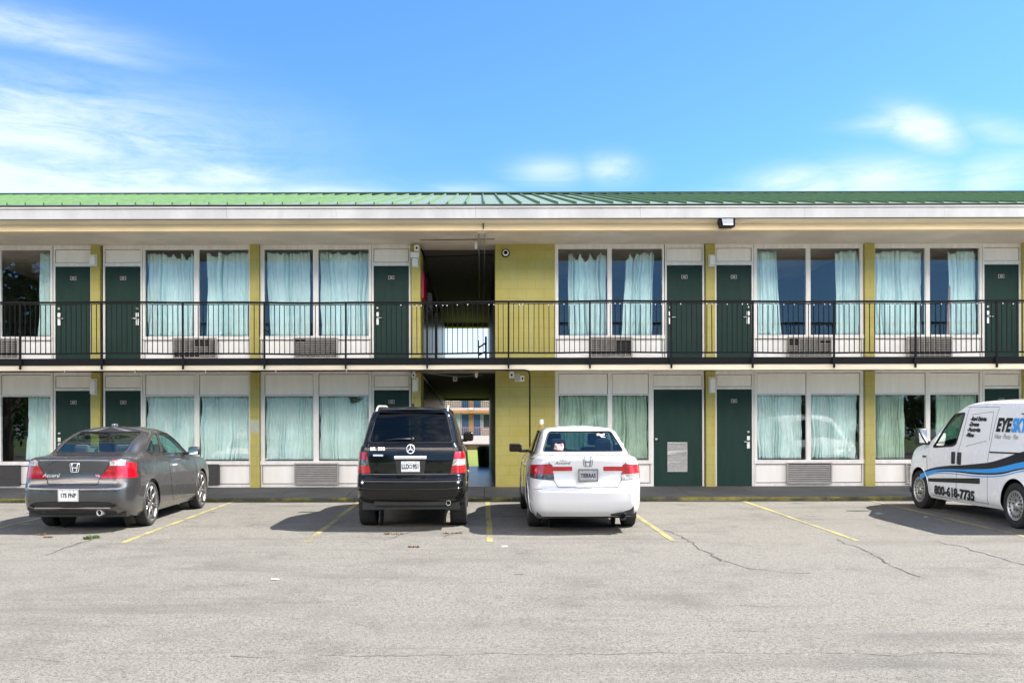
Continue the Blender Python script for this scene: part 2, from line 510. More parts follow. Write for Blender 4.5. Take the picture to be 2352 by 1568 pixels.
rng = random.Random(4)
sp = [(Vector((rng.uniform(-11.5, 12.5), KY - .03, .0)), rng.uniform(.05, .5), .02) for _ in range(34)]
scatter_blades(sp, .05, 45, (.12, .15, .03), 1, 'kerb_weeds')
scatter_blades([(gpt(215, 1233), .10, .05), (gpt(200, 1236), .05, .03)], .05, 130, (.10, .14, .03), 2, 'crack_grass')
dead = [(gpt(95, 1226), .07, .03), (gpt(1040, 1225), .16, .05), (gpt(905, 1226), .16, .06), (gpt(950, 1256), .08, .02), (gpt(110, 1232), .07, .02)]
o = scatter_blades(dead, .03, 50, (.17, .10, .055), 3, 'dead_leaves', w=.012)
for (px, py, c, nm, lb) in ((1158, 1256, (.8, .78, .7), 'paper_scrap', 'white paper scrap at the end of the yellow line between two middle cars'), (632, 1330, (.8, .8, .78), 'paper_scrap', 'lone white paper scrap on open asphalt in front of the parked cars'),
                        (2127, 1190, (.7, .7, .7), 'paper_scrap', 'pale crumpled litter inside the shadow of the van')):
    bm = bmesh.new(); c0 = gpt(px, py); r_ = random.Random(px)
    ring = [bm.verts.new(c0 + Vector((math.cos(t) * .06 * r_.uniform(.6, 1), math.sin(t) * .035 * r_.uniform(.6, 1), .006 + r_.uniform(0, .012)))) for t in [k * .7 for k in range(9)]]
    top = bm.verts.new(c0 + Vector((0, 0, .018)))
    for i in range(9): bm.faces.new((ring[i], ring[(i + 1) % 9], top))
    bm.faces.new(ring[::-1])
    tag(obj(nm, bm, mat('paper', c, .8)), lb, 'litter')

# ------------------------------------------------------------------ motel
BX0, BX1 = xf(-874), xf(3088)
BX0, BX1 = max(BX0, -20.6), min(BX1, 20.8)
BY1 = 37.3
Z1, C1, Z2, C2 = .196, 2.961, 3.192, 6.01      # floors and ceilings
motel = thing('motel_building', 'long two storey motel with yellow piers, green doors, black balcony and green metal roof', 'building', (0, FAC, 0))
MP = Matrix.Translation((0, -FAC, 0))


def mo(name, bm, m, parent=motel, smooth=False):
    """a part of the motel, modelled in world space"""
    if parent is motel: bmesh.ops.transform(bm, matrix=MP, verts=bm.verts)
    return obj(name, bm, m, parent, smooth)


PX0, PX1 = xf(967), xf(1138)      # passage
# block walls: the two passage walls, the panel right of the passage, end and rear walls
w = bmesh.new()
WX = xf(1275)
for (za, zb) in ((Z1 - .05, C1), (Z2 - .02, C2)):
    box(w, PX1, WX, FAC - .06, FAC + .14, za, zb)
    box(w, PX1, PX1 + .2, FAC + .142, BY1 - .2, za, zb)
    box(w, PX0 - .2, PX0 - .002, FAC + .25, BY1 - .2, za, zb)
    for (a, b) in ((BX0, PX0 - .002), (PX1, BX1)): box(w, a, b, BY1 - .2, BY1, za, zb)
    box(w, PX0, PX1, BY1 - .2, BY1, zb - (.10 if za < 1 else .17), zb)
    box(w, BX0, BX0 + .2, FAC + .1, BY1 - .202, za, zb)
    box(w, BX1 - .2, BX1, FAC + .1, BY1 - .202, za, zb)
mo('wall', w, M['block'])
for (za, zb) in ((.19, C1), (Z2 - .008, C2)):
    bm = BM((PX0, PX1, FAC + .6, BY1 - .3, zb - .012, zb - .003)); mo('ceiling_shade_sheet', bm, mat('ceiling_shade_tone', (.13, .115, .10), .8, var=.3))  # dark sheet: the passage's shade put into the ceiling colour
    bm = BM((PX1 - .008, PX1 - .001, FAC + .10, BY1 - .25, za, zb - .02)); mo('wall_shade_sheet', bm, mat('dark_shade_tone', (.02, .02, .018), .5))  # added wall sheets, here and below, carry the passage shade as dark colour
    bm = BM((PX0 - .0015, PX0 + .006, FAC + 1.0, BY1 - .25, za, zb - .02)); mo('wall_shade_sheet', bm, mat('brown_shade_tone', (.07, .06, .04), .28))
# floors: ground slab, upper floor with its balcony
fl = BM((PX0 - .2, PX1 + .2, FAC + .021, BY1 - .002, -.6, .190))
box(fl, BX0, PX0 - .201, FAC + .021, BY1 - .002, -.6, .188); box(fl, PX1 + .201, BX1, FAC + .021, BY1 - .002, -.6, .188)
mo('ground_floor', fl, mat('passage_floor', (.05, .052, .055), .25, var=.3, vscale=1.5))
bm = bmesh.new()
EY = 20.16
box(bm, BX0, BX1, FAC - .001, BY1 - .001, C1 + .001, Z2 - .01)
vs = [bm.verts.new(p) for p in ((BX0, EY + .05, C1 - .01), (BX1, EY + .05, C1 - .01), (BX1, FAC - .002, C1 + .002), (BX0, FAC - .002, C1 + .002),
                                (BX0, EY + .05, 3.12), (BX1, EY + .05, 3.12), (BX1, FAC - .002, Z2 - .008), (BX0, FAC - .002, Z2 - .008))]
for q in ((0, 3, 2, 1), (0, 1, 5, 4), (1, 2, 6, 5), (2, 3, 7, 6), (3, 0, 4, 7), (4, 5, 6, 7)): bm.faces.new([vs[i] for i in q])
mo('upper_floor', bm, M['slab'])
mo('balcony_edge_trim', BM((BX0, BX1, EY, EY + .048, 2.857, 2.982), bev=.004), M['cream'])
bm = bmesh.new()
k = -5
while k < 20:
    a, b = xd(47 + 186.9 * k, EY), xd(47 + 186.9 * (k + 1), EY)
    a, b = max(a, BX0), min(b, BX1)
    if b > a + .1: box(bm, a + .002, b - .002, EY - .03, EY + .048, 2.984, 3.132)
    k += 1
mo('balcony_edge_channel', bm, M['black'])
# party walls, back walls and ceilings of the rooms behind the glass
bm = bmesh.new()
piers = [-509, -143, 223, 587, 955, 1630, 1995, 2356, 2722]
for (za, zb) in ((.189, C1 - .002), (Z2 - .009, C2 - .002)):
    for p in piers:
        if p != 955 and BX0 + .3 < xf(p) < BX1 - .3: box(bm, xf(p) - .06, xf(p) + .06, FAC + .26, FAC + 5, za, zb)
    box(bm, BX0 + .21, PX0 - .205, FAC + 5.001, FAC + 5.1, za, zb)
    box(bm, PX1 + .205, BX1 - .21, FAC + 5.001, FAC + 5.1, za, zb)
mo('room_partition', bm, M['room'])
# ceiling under the roof, beam, soffit and fascia
SE = 20.3
bm = BM((BX0, BX1, SE, BY1 + 1.7, C2, C2 + .03))
mo('soffit', bm, M['soffit'])
mo('eave_beam', BM((BX0, BX1, SE - .04, SE + .10, 5.958, 6.10), bev=.004), M['orange_cream'])
bm = bmesh.new()
vs = [bm.verts.new(p) for p in ((BX0, SE - .045, 6.10), (BX1, SE - .045, 6.10), (BX1, 20.03, 6.175), (BX0, 20.03, 6.175),
                                (BX0, SE - .045, 6.13), (BX1, SE - .045, 6.13), (BX1, 20.03, 6.205), (BX0, 20.03, 6.205))]
for q in ((0, 3, 2, 1), (0, 1, 5, 4), (1, 2, 6, 5), (2, 3, 7, 6), (3, 0, 4, 7), (4, 5, 6, 7)): bm.faces.new([vs[i] for i in q])
mo('eave_board', bm, M['cream'])
bm = bmesh.new(); x = BX0; rr = random.Random(9)
while x < BX1 - .05:
    x2 = min(x + rr.choice((2.4, 3.05, 3.05, 3.6)), BX1)
    box(bm, x + .002, x2 - .002, 19.99 + rr.uniform(-.002, .004), 20.03, 6.166, 6.385)
    box(bm, x + .002, x2 - .002, 19.955, 20.03, 6.387, 6.424)
    x = x2
mo('fascia', bm, M['fascia'])
# metal roof: two slopes of pans with standing seams, ridge cap
EV, EZ, RY, RZ = 19.93, 6.445, 29.65, 9.21
bm = bmesh.new()
def slopeq(bm, x0, x1, ya, za, yb, zb, t):
    vs = [bm.verts.new(p) for p in ((x0, ya, za), (x1, ya, za), (x1, yb, zb), (x0, yb, zb), (x0, ya, za + t), (x1, ya, za + t), (x1, yb, zb + t), (x0, yb, zb + t))]
    for q in ((0, 3, 2, 1), (0, 1, 5, 4), (1, 2, 6, 5), (2, 3, 7, 6), (3, 0, 4, 7), (4, 5, 6, 7)): bm.faces.new([vs[i] for i in q])
slopeq(bm, BX0 - .3, BX1 + .3, EV, EZ, RY, RZ, .02)
slopeq(bm, BX0 - .3, BX1 + .3, RY, RZ, 39.4, EZ, .02)
roof = mo('roof', bm, M['roof'])
bm = bmesh.new(); x = xd(1061 - 42 * 60, 20) + .1
while x < BX1 + .3:
    if x > BX0 - .3:
        slopeq(bm, x - .014, x + .014, EV - .012, EZ + .018, RY - .01, RZ + .018, .05)
        slopeq(bm, x - .014, x + .014, RY + .01, RZ + .018, 39.4, EZ + .018, .05)
    x += .40
bmesh.ops.transform(bm, matrix=MP, verts=bm.verts)
obj('standing_seam', bm, M['roof_rib'], roof)
bm = BM((BX0 - .3, BX1 + .3, RY - .12, RY + .12, RZ + .03, RZ + .085)); bmesh.ops.transform(bm, matrix=MP, verts=bm.verts)
obj('ridge_cap', bm, mat('ridge_green', (.01, .05, .03), .5), roof)
mo('drip_edge', BM((BX0 - .3, BX1 + .3, 19.95, 20.02, 6.4245, 6.444)), M['black'])
mo('drip_edge', BM((BX0, BX1, 20.00, 20.028, 6.150, 6.165)), M['vent_dark'])
# gables
bm = bmesh.new()
for xx in (BX0, BX1 - .15):
    A = [bm.verts.new((xx, y, z)) for y, z in ((20.1, 6.04), (39.0, 6.04), (39.0, 6.43), (RY, RZ - .01), (20.1, 6.43))]
    B = [bm.verts.new((xx + .15, v.co.y, v.co.z)) for v in A]
    bm.faces.new(A); bm.faces.new(B[::-1])
    for i in range(5): bm.faces.new((A[i], B[i], B[(i + 1) % 5], A[(i + 1) % 5]))
mo('gable', bm, M['cream'])

# yellow piers, one per storey and grid line
def pier(pa, pb, up):
    a, b = xf(pa), xf(pb)
    za, zb = (Z2 - .02, C2 - .001) if up else (.14, C1 - .012)
    o = mo('pier', BM((a, b, FAC - .10, FAC + .248, za, zb), bev=.006), M['block'])
    return o
for (a, b) in ((-520, -499), (-153, -132), (213, 234), (577, 598), (946, 967), (1620, 1641), (1984, 2006), (2345, 2366), (2711, 2732)):
    for up in (0, 1): pier(a, b, up)
pp = mo('repair_patch', BM((xf(577), xf(598), FAC - .106, FAC - .101, zf(993), zf(963))), mat('patch_pale', (.45, .47, .36), .7, var=.1))
pp['label'] = 'pale repainted patch low on the yellow pier'


def F(y0, y1): return (zf(y1), zf(y0))


def window(xa, xb, panes, up, ac=None, spand=None):
    """frame, mullion, sill and infill panels; the panes are sub-parts"""
    if up: head, gt, gb, sb, bot = 562, 572, 771, 779, 831
    else: head, gt, gb, sb, bot = 852.5, 858, 1057, 1066, 1117.5
    y0, y1 = FAC - .015, FAC + .06
    bm = bmesh.new()
    X = [xf(p) for p in (xa, xb)]
    zt, zb = zf(head), (Z2 - .012 if up else .191)
    edges = [xa] + [q for p in panes for q in p] + [xb]
    for i in range(0, len(edges), 2):          # uprights
        box(bm, xf(edges[i]), xf(edges[i + 1]), y0, y1, zf(sb), zt)
    for (a, b) in panes:
        box(bm, xf(a), xf(b), y0 + .004, y1, zf(gt), zt)
        if not up: box(bm, xf(a), xf(b), y0 + .01, y1, zf(908.5), zf(906))
        # bead round the pane
    box(bm, X[0] - .005, X[1] + .005, y0 - .035, y1, zf(sb), zf(gb))      # sill
    # lower infill frame
    box(bm, X[0], X[0] + .035, y0 + .006, y1, zb, zf(sb)); box(bm, X[1] - .035, X[1], y0 + .006, y1, zb, zf(sb))
    box(bm, X[0] + .035, X[1] - .035, y0 + .006, y1, zb, zb + (.08 if up else .075))
    fr = mo('window', bm, M['white_frame'])
    bm = BM((X[0] + .01, X[1] - .01, y1 + .001, y1 + .02, zb + .02, zf(sb) - .01)); bmesh.ops.transform(bm, matrix=MP, verts=bm.verts); obj('back_board', bm, M['room'], fr)
    bm = bmesh.new()
    box(bm, X[0] + .05, X[1] - .05, y0 + .03, y1 - .01, zb + .094, zf(sb) - .014)
    bmesh.ops.transform(bm, matrix=MP, verts=bm.verts)
    obj('infill_panel', bm, M['white_panel'], fr)
    if not up:
        for (a, b) in panes:
            bm = BM((xf(a) + .012, xf(b) - .012, y0 + .03, y1 - .01, zf(906.2) + .010, zf(gt) - .012))
            bmesh.ops.transform(bm, matrix=MP, verts=bm.verts)
            obj('head_panel', bm, M['white_panel'], fr)
    for (a, b) in panes:
        bm = bmesh.new()
        z0_, z1_ = zf(gb), zf(gt if up else 908.5)
        tl = rr.uniform(-.004, .004)
        vs = [bm.verts.new(p) for p in ((xf(a), FAC + .025 - FAC, z0_), (xf(b), FAC + .025 + tl - FAC, z0_), (xf(b), FAC + .025 + tl - FAC, z1_), (xf(a), FAC + .025 - FAC, z1_))]
        bm.faces.new(vs)
        obj('pane', bm, M['glass'], fr)
    return fr


def door(xa, xb, up, hinge, wide=False, lock=True):
    """xa..xb leaf; frame, transom panel, leaf with lock set and number plate"""
    dt, db = (610, 831) if up else (895, 1117.5)
    t0, t1 = (571, 602) if up else (861, 889)
    ht = 562 if up else 852.5
    zb = Z2 - .012 if up else .191
    bm = bmesh.new()
    y0, y1 = FAC - .015, FAC + .06
    box(bm, xf(xa - 4), xf(xa), y0, y1, zb, zf(ht)); box(bm, xf(xb), xf(xb + 4), y0, y1, zb, zf(ht))
    box(bm, xf(xa), xf(xb), y0 + .002, y1, zf(t0), zf(ht)); box(bm, xf(xa), xf(xb), y0 + .002, y1, zf(dt), zf(t1))
    fr = mo('door_frame', bm, M['white_frame'])
    bm = BM((xf(xa) + .012, xf(xb) - .012, y0 + .02, y1 - .01, zf(t1) + .012, zf(t0) - .012)); bmesh.ops.transform(bm, matrix=MP, verts=bm.verts)
    obj('transom_panel', bm, M['white_panel'], fr)
    d = mo('door', BM((xf(xa) + .003, xf(xb) - .003, FAC + .012, FAC + .052, zb + .006, zf(dt) - .004)), M['door'])
    yo = .012
    if lock:
        hx = xf(xa) + .085 if hinge == 'r' else xf(xb) - .085
        s = 1 if hinge == 'r' else -1
        zz = zf(745) if up else zf(1031)
        bm = bmesh.new()
        box(bm, hx - .035, hx + .035, yo - .014, yo, zz, zz + .16, bev=.004)
        box(bm, hx - .035, hx + .035, yo - .02, yo, zz + .20, zz + .30, bev=.004)
        lathe(bm, [(yo, .03), (yo - .03, .03), (yo - .035, 0.001)], 'y', 14, c=(hx, 0, zz + .40))
        tube(bm, [(hx, yo, zz + .16), (hx, yo - .06, zz + .16), (hx + s * .12, yo - .06, zz + .16)], .013, 6)
        obj('door_handle', bm, M['chrome'], d)
    if wide:
        bm = bmesh.new(); lathe(bm, [(yo, .016), (yo - .04, .016), (yo - .045, .035), (yo - .07, .03), (yo - .075, 0.001)], 'y', 14, c=(xf(xa) + .06, 0, zf(1009)))
        obj('door_knob', bm, M['chrome'], d)
        bm = bmesh.new(); n = 17; z0_, z1_ = zf(1084), zf(1016); r2 = random.Random(3)
        box(bm, xf(1533), xf(1578.5), yo - .004, yo, z0_, z1_)
        for i in range(n):
            z = z0_ + (z1_ - z0_) * i / n; h = (z1_ - z0_) / n
            t = r2.uniform(-.012, .012) if 4 < i < 13 else 0
            vs = [bm.verts.new(p) for p in ((xf(1533), yo - .03, z), (xf(1578.5), yo - .03 + t, z + t * .6), (xf(1578.5), yo - .006, z + h * .9), (xf(1533), yo - .006 + t, z + h * .9))]
            bm.faces.new(vs)
        obj('louvre', bm, M['steel'], d)
    else:
        cx, cz = xf((xa + xb) / 2), zf(637 if up else 922)
        bm = BM((cx - .07, cx + .07, yo - .006, yo, cz - .040, cz + .045)); pl = bm
        pl = obj('number_plate', bm, M['number'], d)
        bm2 = BM((cx - .062, cx + .062, yo - .008, yo - .0062, cz - .032, cz + .037), (cx - .02, cx - .004, yo - .010, yo - .0082, cz - .016, cz + .02), (cx + .006, cx + .024, yo - .010, yo - .0082, cz - .016, cz + .02))
        for f in bm2.faces[6:]: f.material_index = 1
        bm2.faces.ensure_lookup_table()
        pl.data.materials.append(M['plate_dark'])
        me2 = bmesh.new(); me2.from_mesh(pl.data)
        box(me2, cx - .063, cx + .063, yo - .008, yo - .0062, cz - .033, cz + .038, mi=1)
        for q in (-.028, -.006, .016): box(me2, cx + q, cx + q + .012, yo - .010, yo - .0082, cz - .014, cz + .018)
        me2.to_mesh(pl.data); me2.free(); bm2.free()
    return d


UPW = [(-124, 122, [(-118, -5), (3, 117)]), (329, 577, [(334, 447), (458, 572)]), (599, 854, [(608, 720), (732, 848)]),
       (1275, 1526, [(1283, 1396), (1406, 1522)]), (1732, 1983, [(1739, 1852), (1862, 1976)]), (2006, 2256, [(2010, 2126), (2136, 2250)]),
       (2460, 2710, [(2466, 2578), (2588, 2704)]), (-395, -154, [(-389, -278), (-268, -160)])]
for (a, b, p) in UPW: window(a, b, p, 1)
LOW = [(a, b, p) for (a, b, p) in UPW if a != 1275] + [(1275, 1497, [(1283, 1396), (1406, 1490)])]
for (a, b, p) in LOW: window(a, b, p, 0)
UD = [(128, 209, 'r'), (242, 324, 'l'), (859, 940, 'r'), (1532, 1614, 'r'), (1646, 1727, 'l'), (2261, 2341, 'r'), (2371, 2453, 'l'), (-486, -404, 'l')]
for (a, b, h) in UD: door(a, b, 1, h)
for (a, b, h) in UD:
    if a != 1532: door(a, b, 0, h)
door(1501, 1613, 0, 'r', wide=True, lock=False)
# narrow filler posts beside the piers
bm = bmesh.new()
for (a, b) in ((122, 124), (233.9, 238), (324, 329)): pass
bm.free()

# ------------------------------------------------------------------ air conditioners
def grille_upper(xa, xb, ya, yb, label, damage, seed, group='wall air conditioners'):
    cx = (xf(xa) + xf(xb)) / 2; w2 = (xf(xb) - xf(xa)) / 2; z0, z1 = zf(yb), zf(ya)
    t = thing('air_conditioner', label, 'air conditioner', (cx, FAC - .03, z0), group=group)
    h = z1 - z0
    bm = bmesh.new()
    box(bm, -w2, w2, -.06, -.045, 0, .03); box(bm, -w2, w2, -.06, -.045, h - .03, h)
    box(bm, -w2, -w2 + .035, -.06, -.045, .03, h - .03); box(bm, w2 - .035, w2, -.06, -.045, .03, h - .03)
    for (x0, x1, zz0, zz1) in ((-w2, w2, 0, .012), (-w2, w2, h - .012, h), (-w2, -w2 + .012, .012, h - .012), (w2 - .012, w2, .012, h - .012)):
        box(bm, x0, x1, -.045, .03, zz0, zz1)
    obj('case', bm, M['vent'], t)
    obj('coil', BM((-w2 + .013, w2 - .013, .0, .02, .013, h - .013)), M['vent_hole'], t)
    bm = bmesh.new(); rn = random.Random(seed); n = 8; m = 8
    for i in range(n):
        z = .04 + (h - .08) * (i + .5) / n
        for j in range(m):
            x0 = -w2 + .04 + (2 * w2 - .08) * j / m; x1 = x0 + (2 * w2 - .08) / m - .012
            if any(abs(j - dj) <= r1 and abs(i - di) <= r2 for (dj, di, r1, r2) in damage): continue
            box(bm, x0, x1, -.058, -.03, z - .011, z + .009)
    for j in range(1, m):
        x0 = -w2 + .04 + (2 * w2 - .08) * j / m
        box(bm, x0 - .011, x0 - .001, -.05, -.035, .03, h - .03)
    obj('grille', bm, M['vent'], t)
    return t


def grille_lower(xa, xb, ya, yb, label, solid=False, group='wall air conditioners'):
    cx = (xf(xa) + xf(xb)) / 2; w2 = (xf(xb) - xf(xa)) / 2; z0, z1 = zf(yb), zf(ya); h = z1 - z0
    t = thing('air_conditioner', label, 'air conditioner', (cx, FAC - .03, z0), group=group)
    mm = M['vent_dark'] if solid else mat('vent_grey', (.36, .35, .33), .5, var=.15)
    bm = bmesh.new()
    for (x0, x1, zz0, zz1) in ((-w2, w2, 0, .03), (-w2, w2, h - .03, h), (-w2, -w2 + .03, .03, h - .03), (w2 - .03, w2, .03, h - .03)):
        box(bm, x0, x1, -.06, .03, zz0, zz1)
    obj('case', bm, mm, t)
    if solid:
        obj('cover', BM((-w2 + .031, w2 - .031, -.05, .02, .031, h - .031)), mm, t)
        return t
    obj('coil', BM((-w2 + .031, w2 - .031, .0, .02, .031, h - .031)), M['vent_hole'], t)
    bm = bmesh.new(); n = 10
    for i in range(n):
        z = .04 + (h - .08) * i / n; hh = (h - .08) / n
        vs = [bm.verts.new(p) for p in ((-w2 + .031, -.055, z), (w2 - .031, -.055, z), (w2 - .031, -.03, z + hh * .62), (-w2 + .031, -.03, z + hh * .62))]
        bm.faces.new(vs)
        vs = [bm.verts.new(p) for p in ((-w2 + .031, -.055, z - .006), (w2 - .031, -.055, z - .006), (w2 - .031, -.055, z), (-w2 + .031, -.055, z))]
        bm.faces.new(vs)
    obj('louvre', bm, mm, t)
    return t


grille_upper(-53, 47, 775, 822, 'upper floor air conditioner at the far left edge, beside the leftmost green door', [], 1)
grille_upper(400, 500, 775, 822, 'upper floor air conditioner with a torn grille, above the grey coupe', [(5, 6, 1, 1), (2, 0, 2, 1)], 2)
grille_upper(677, 777, 775, 822, 'upper floor air conditioner with one missing slat, just left of the passage', [(0, 7, 1, 0)], 3)
grille_upper(1355, 1452, 775, 822, 'upper floor air conditioner with a hole in its grille, above the white sedan', [(6, 4, 1, 2), (7, 4, 0, 0)], 4)
grille_upper(1807, 1909, 776, 823, 'upper floor air conditioner with two gaps in its grille, right of the middle doors', [(0, 6, 1, 1), (7, 6, 1, 0)], 5)
grille_upper(2082, 2184, 776, 824, 'intact upper floor air conditioner above the white van', [], 6)
grille_lower(-53, 48, 1065, 1112, 'dark flat air conditioner cover at the far left edge, behind the grey coupe', True)
grille_lower(404, 505, 1064, 1111, 'dark flat air conditioner cover just right of the grey coupe', True)
grille_lower(677, 778, 1062, 1111, 'ground floor louvred air conditioner left of the black car')
grille_lower(1805, 1908, 1063, 1112, 'ground floor louvred air conditioner right of the middle door pair')
grille_lower(2078, 2180, 1065, 1113, 'ground floor louvred air conditioner half hidden behind the white van')

# ------------------------------------------------------------------ lamps on the piers, cameras, flood light
def wall_lamp(px, ya, yb, label, hooded=False, w=14):
    z0, z1 = zf(yb), zf(ya); x = xf(px); h = z1 - z0; a = w / 2 * .01048
    t = thing('wall_lamp', label, 'wall lamp', (x, FAC - .10, z0), group='lamps on the yellow piers')
    obj('bracket', BM((-a, a, -.03, 0, 0, h), bev=.004), M['white_frame'], t)
    obj('lamp_shade', BM((-a * .8, a * .8, -.13, -.031, .02, h - .05), bev=.012), M['lamp_white'], t)
    if hooded: obj('hood', BM((-a * 1.25, a * 1.25, -.16, -.001, h - .04, h + .09), bev=.008), M['lamp_white'], t)


wall_lamp(221, 585, 611, 'upper floor pier lamp between the two leftmost green doors')
wall_lamp(955, 592, 615, 'upper floor pier lamp under a white hood at the left corner of the passage', True, 15)
wall_lamp(1632, 588, 615, 'upper floor pier lamp between the middle pair of green doors')
wall_lamp(221, 868, 905, 'ground floor pier lamp between the two leftmost green doors')
wall_lamp(955, 867, 900, 'ground floor pier lamp at the left corner of the passage')
wall_lamp(1632, 867, 904, 'ground floor pier lamp between the middle pair of green doors')


def bullet(name, x, y, z, label, yaw=0, sz=1.0, down=.3):
    t = thing(name, label, 'security camera', (x, y, z), (0, 0, yaw))
    obj('mount', BM((-.035 * sz, .035 * sz, -.03, .05, -.01, .03), bev=.006), M['lamp_white'], t)
    bm = bmesh.new(); box(bm, -.05 * sz, .05 * sz, -.16 * sz, .04 * sz, -.13 * sz, -.02, bev=.012)
    obj('housing', bm, M['lamp_white'], t)
    bm = bmesh.new(); lathe(bm, [(-.162 * sz, .022 * sz), (-.168 * sz, .018 * sz), (-.168 * sz, .001)], 'y', 14, c=(0, 0, -.075 * sz))
    obj('lens', bm, M['black'], t)


bullet('security_camera', xf(960), FAC - .12, C2 - .05, 'white security camera on top of the upper pier at the left corner of the passage', sz=1.2)
bullet('security_camera', xf(952), FAC - .12, C1 - .03, 'white security camera at the lower left corner of the passage')
bullet('security_camera', xd(1175, 21.2), 21.2, 2.90, 'white box camera under the balcony at the passage corner, left of the conduit', sz=1.2)
bullet('security_camera', xd(1189, 21.5), 21.5, 2.84, 'round white camera turned sideways under the balcony, beside the box camera', yaw=.6, sz=1.2)
bullet('security_camera', xd(1046, 23.5), 23.5, 2.955, 'small white camera on the lower passage ceiling', sz=1.1)
# dome camera on the yellow panel
t = thing('dome_camera', 'round black and white dome camera high on the yellow wall beside the passage', 'security camera', (xf(1162), FAC - .06, zf(583)))
bm = bmesh.new(); lathe(bm, [(0, .10), (-.03, .10), (-.05, .085), (-.05, .06)], 'y', 24); obj('base_ring', bm, M['black'], t)
bm = bmesh.new(); lathe(bm, [(-.05, .075), (-.075, .07), (-.08, .045)], 'y', 24); obj('trim_ring', bm, M['lamp_white'], t)
bm = bmesh.new(); lathe(bm, [(-.07, .048), (-.10, .035), (-.112, .001)], 'y', 24); obj('lens_dome', bm, M['black'], t)
# flood light under the fascia
t = thing('flood_light', 'black flood light with a pale lens under the roof edge, right of centre', 'flood light', (xd(1668, 20.1), 20.1, zd(527, 20.1)))
bm = bmesh.new()
vs = [bm.verts.new(p) for p in ((-.175, -.12, .21), (.175, -.12, .21), (.15, -.20, 0), (-.15, -.20, 0), (-.175, .12, .24), (.175, .12, .24), (.14, .06, .02), (-.14, .06, .02))]
for q in ((0, 1, 2, 3), (5, 4, 7, 6), (0, 4, 5, 1), (1, 5, 6, 2), (2, 6, 7, 3), (3, 7, 4, 0)): bm.faces.new([vs[i] for i in q])
bmesh.ops.recalc_face_normals(bm, faces=bm.faces)
obj('housing', bm, M['black'], t)
bm = bmesh.new(); vs = [bm.verts.new(p) for p in ((-.125, -.135, .19), (.125, -.135, .19), (.11, -.198, .035), (-.11, -.198, .035))]; bm.faces.new(vs[::-1])
for v_ in bm.verts: v_.co.y -= .006
obj('lens', bm, mat('lens_grey', (.55, .56, .55), .25, var=.1), t)
obj('bracket', BM((-.03, .03, -.02, .02, .22, .30)), M['black'], t)
# hanging tube lamps at the passage mouth
for (px, ya, yb, d, lb) in ((1094, 545, 572, 21.4, 'slim white and yellow lamp hanging at the mouth of the upper passage'), (1094, 850, 867, 20.9, 'slim white lamp hanging at the mouth of the lower passage')):
    x = xd(px, d); z0, z1 = zd(yb, d), zd(ya, d)
    t = thing('hanging_lamp', lb, 'lamp', (x, d, z0))
    bm = bmesh.new(); lathe(bm, [(0, .001), (0, .025), (z1 - z0 - .07, .035), (z1 - z0 - .07, .001)], 'z', 14); obj('tube_bulb', bm, M['lamp_white'], t)
    bm = bmesh.new(); lathe(bm, [(z1 - z0 - .069, .001), (z1 - z0 - .069, .05), (z1 - z0 - .02, .04), (z1 - z0 + .02, .012), (z1 - z0 + .2 if ya > 700 else C2 - z0, .012)], 'z', 14)
    obj('socket', bm, mat('brass_old', (.5, .38, .12), .5), t)

# conduits
t = thing('conduit', 'black conduit running under the balcony edge and down the yellow wall', 'pipe', (xd(1217, EY - .02), EY - .03, .1))
bm = bmesh.new()
xx = xd(1217, EY - .03)
tube(bm, [(BX0 - xx, 0, 2.81 - .07), (-6 - xx, 0, 2.82 - .07), (-.12, 0, 2.83 - .07), (-.03, 0, 2.81 - .07), (0, 0, 2.73 - .07)], .016, 8)
tube(bm, [(0, 0, 2.74 - .07), (0, .0, -.03)], .018, 8)
obj('pipe', bm, mat('pipe_dark', (.012, .009, .008), .7, var=.3, spec=.1), t)
bm = bmesh.new()
for k in range(12): box(bm, BX0 - xx + .6 + 1.55 * k - .006, BX0 - xx + .6 + 1.55 * k + .006, -.02, .03, 2.78 - .07, 2.86 - .07)
obj('pipe_clip', bm, M['steel'], t)
t = thing('ceiling_conduit', 'pair of dark conduits with a junction box along the upper passage ceiling', 'pipe', (xd(1106, 20.6), 20.42, C2))
x1 = 0.0
bm = bmesh.new()
tube(bm, [(-.05, .1, -.02), (-.05, 10, -.02)], .014, 6); tube(bm, [(.09, .1, -.02), (.09, 10, -.02)], .014, 6); obj('pipe', bm, M['vent'], t)
obj('junction_box', BM((-.08, .10, -.05, .1, -.06, -.005), bev=.005), M['lamp_white'], t)
obj('cable', BM((.035, .06, -.2, -.15, -.02, .11)), M['black'], t)
# cable along the passage ceiling edges
bm = bmesh.new()
tube(bm, [(PX0 + .02, FAC - .1, C2 - .12), (PX0 + .02, FAC + 1.6, C2 - .05), (PX0 + .02, FAC + 12, C2 - .05)], .016, 6)
tube(bm, [(PX0 + .02, FAC + 1.2, C2 - .06), (PX0 + .6, FAC + 1.25, C2 - .03), (PX1 - .02, FAC + 1.1, C2 - .02)], .010, 6)
tube(bm, [(PX0 + .02, FAC - .6, C2 - .02), (PX1 - .02, FAC - .7, C2 - .02)], .008, 6)
tag(obj('ceiling_cable', bm, M['black']), 'black cables crossing the ceiling of the upper passage', 'cable')
bm = bmesh.new()
tube(bm, [(PX0 + .03, FAC + .4, C1 - .1), (PX0 + .03, FAC + 6, C1 - .15), (PX0 + .04, FAC + 12, C1 - .4)], .018, 6)
tube(bm, [(PX0 + .1, FAC + .2, C1 - .02), (PX0 + .9, FAC + .9, C1 - .07), (PX1 - .3, FAC + .8, C1 - .03)], .010, 6)
tag(obj('ceiling_cable', bm, M['vent']), 'grey cable looping along the lower passage ceiling', 'cable')

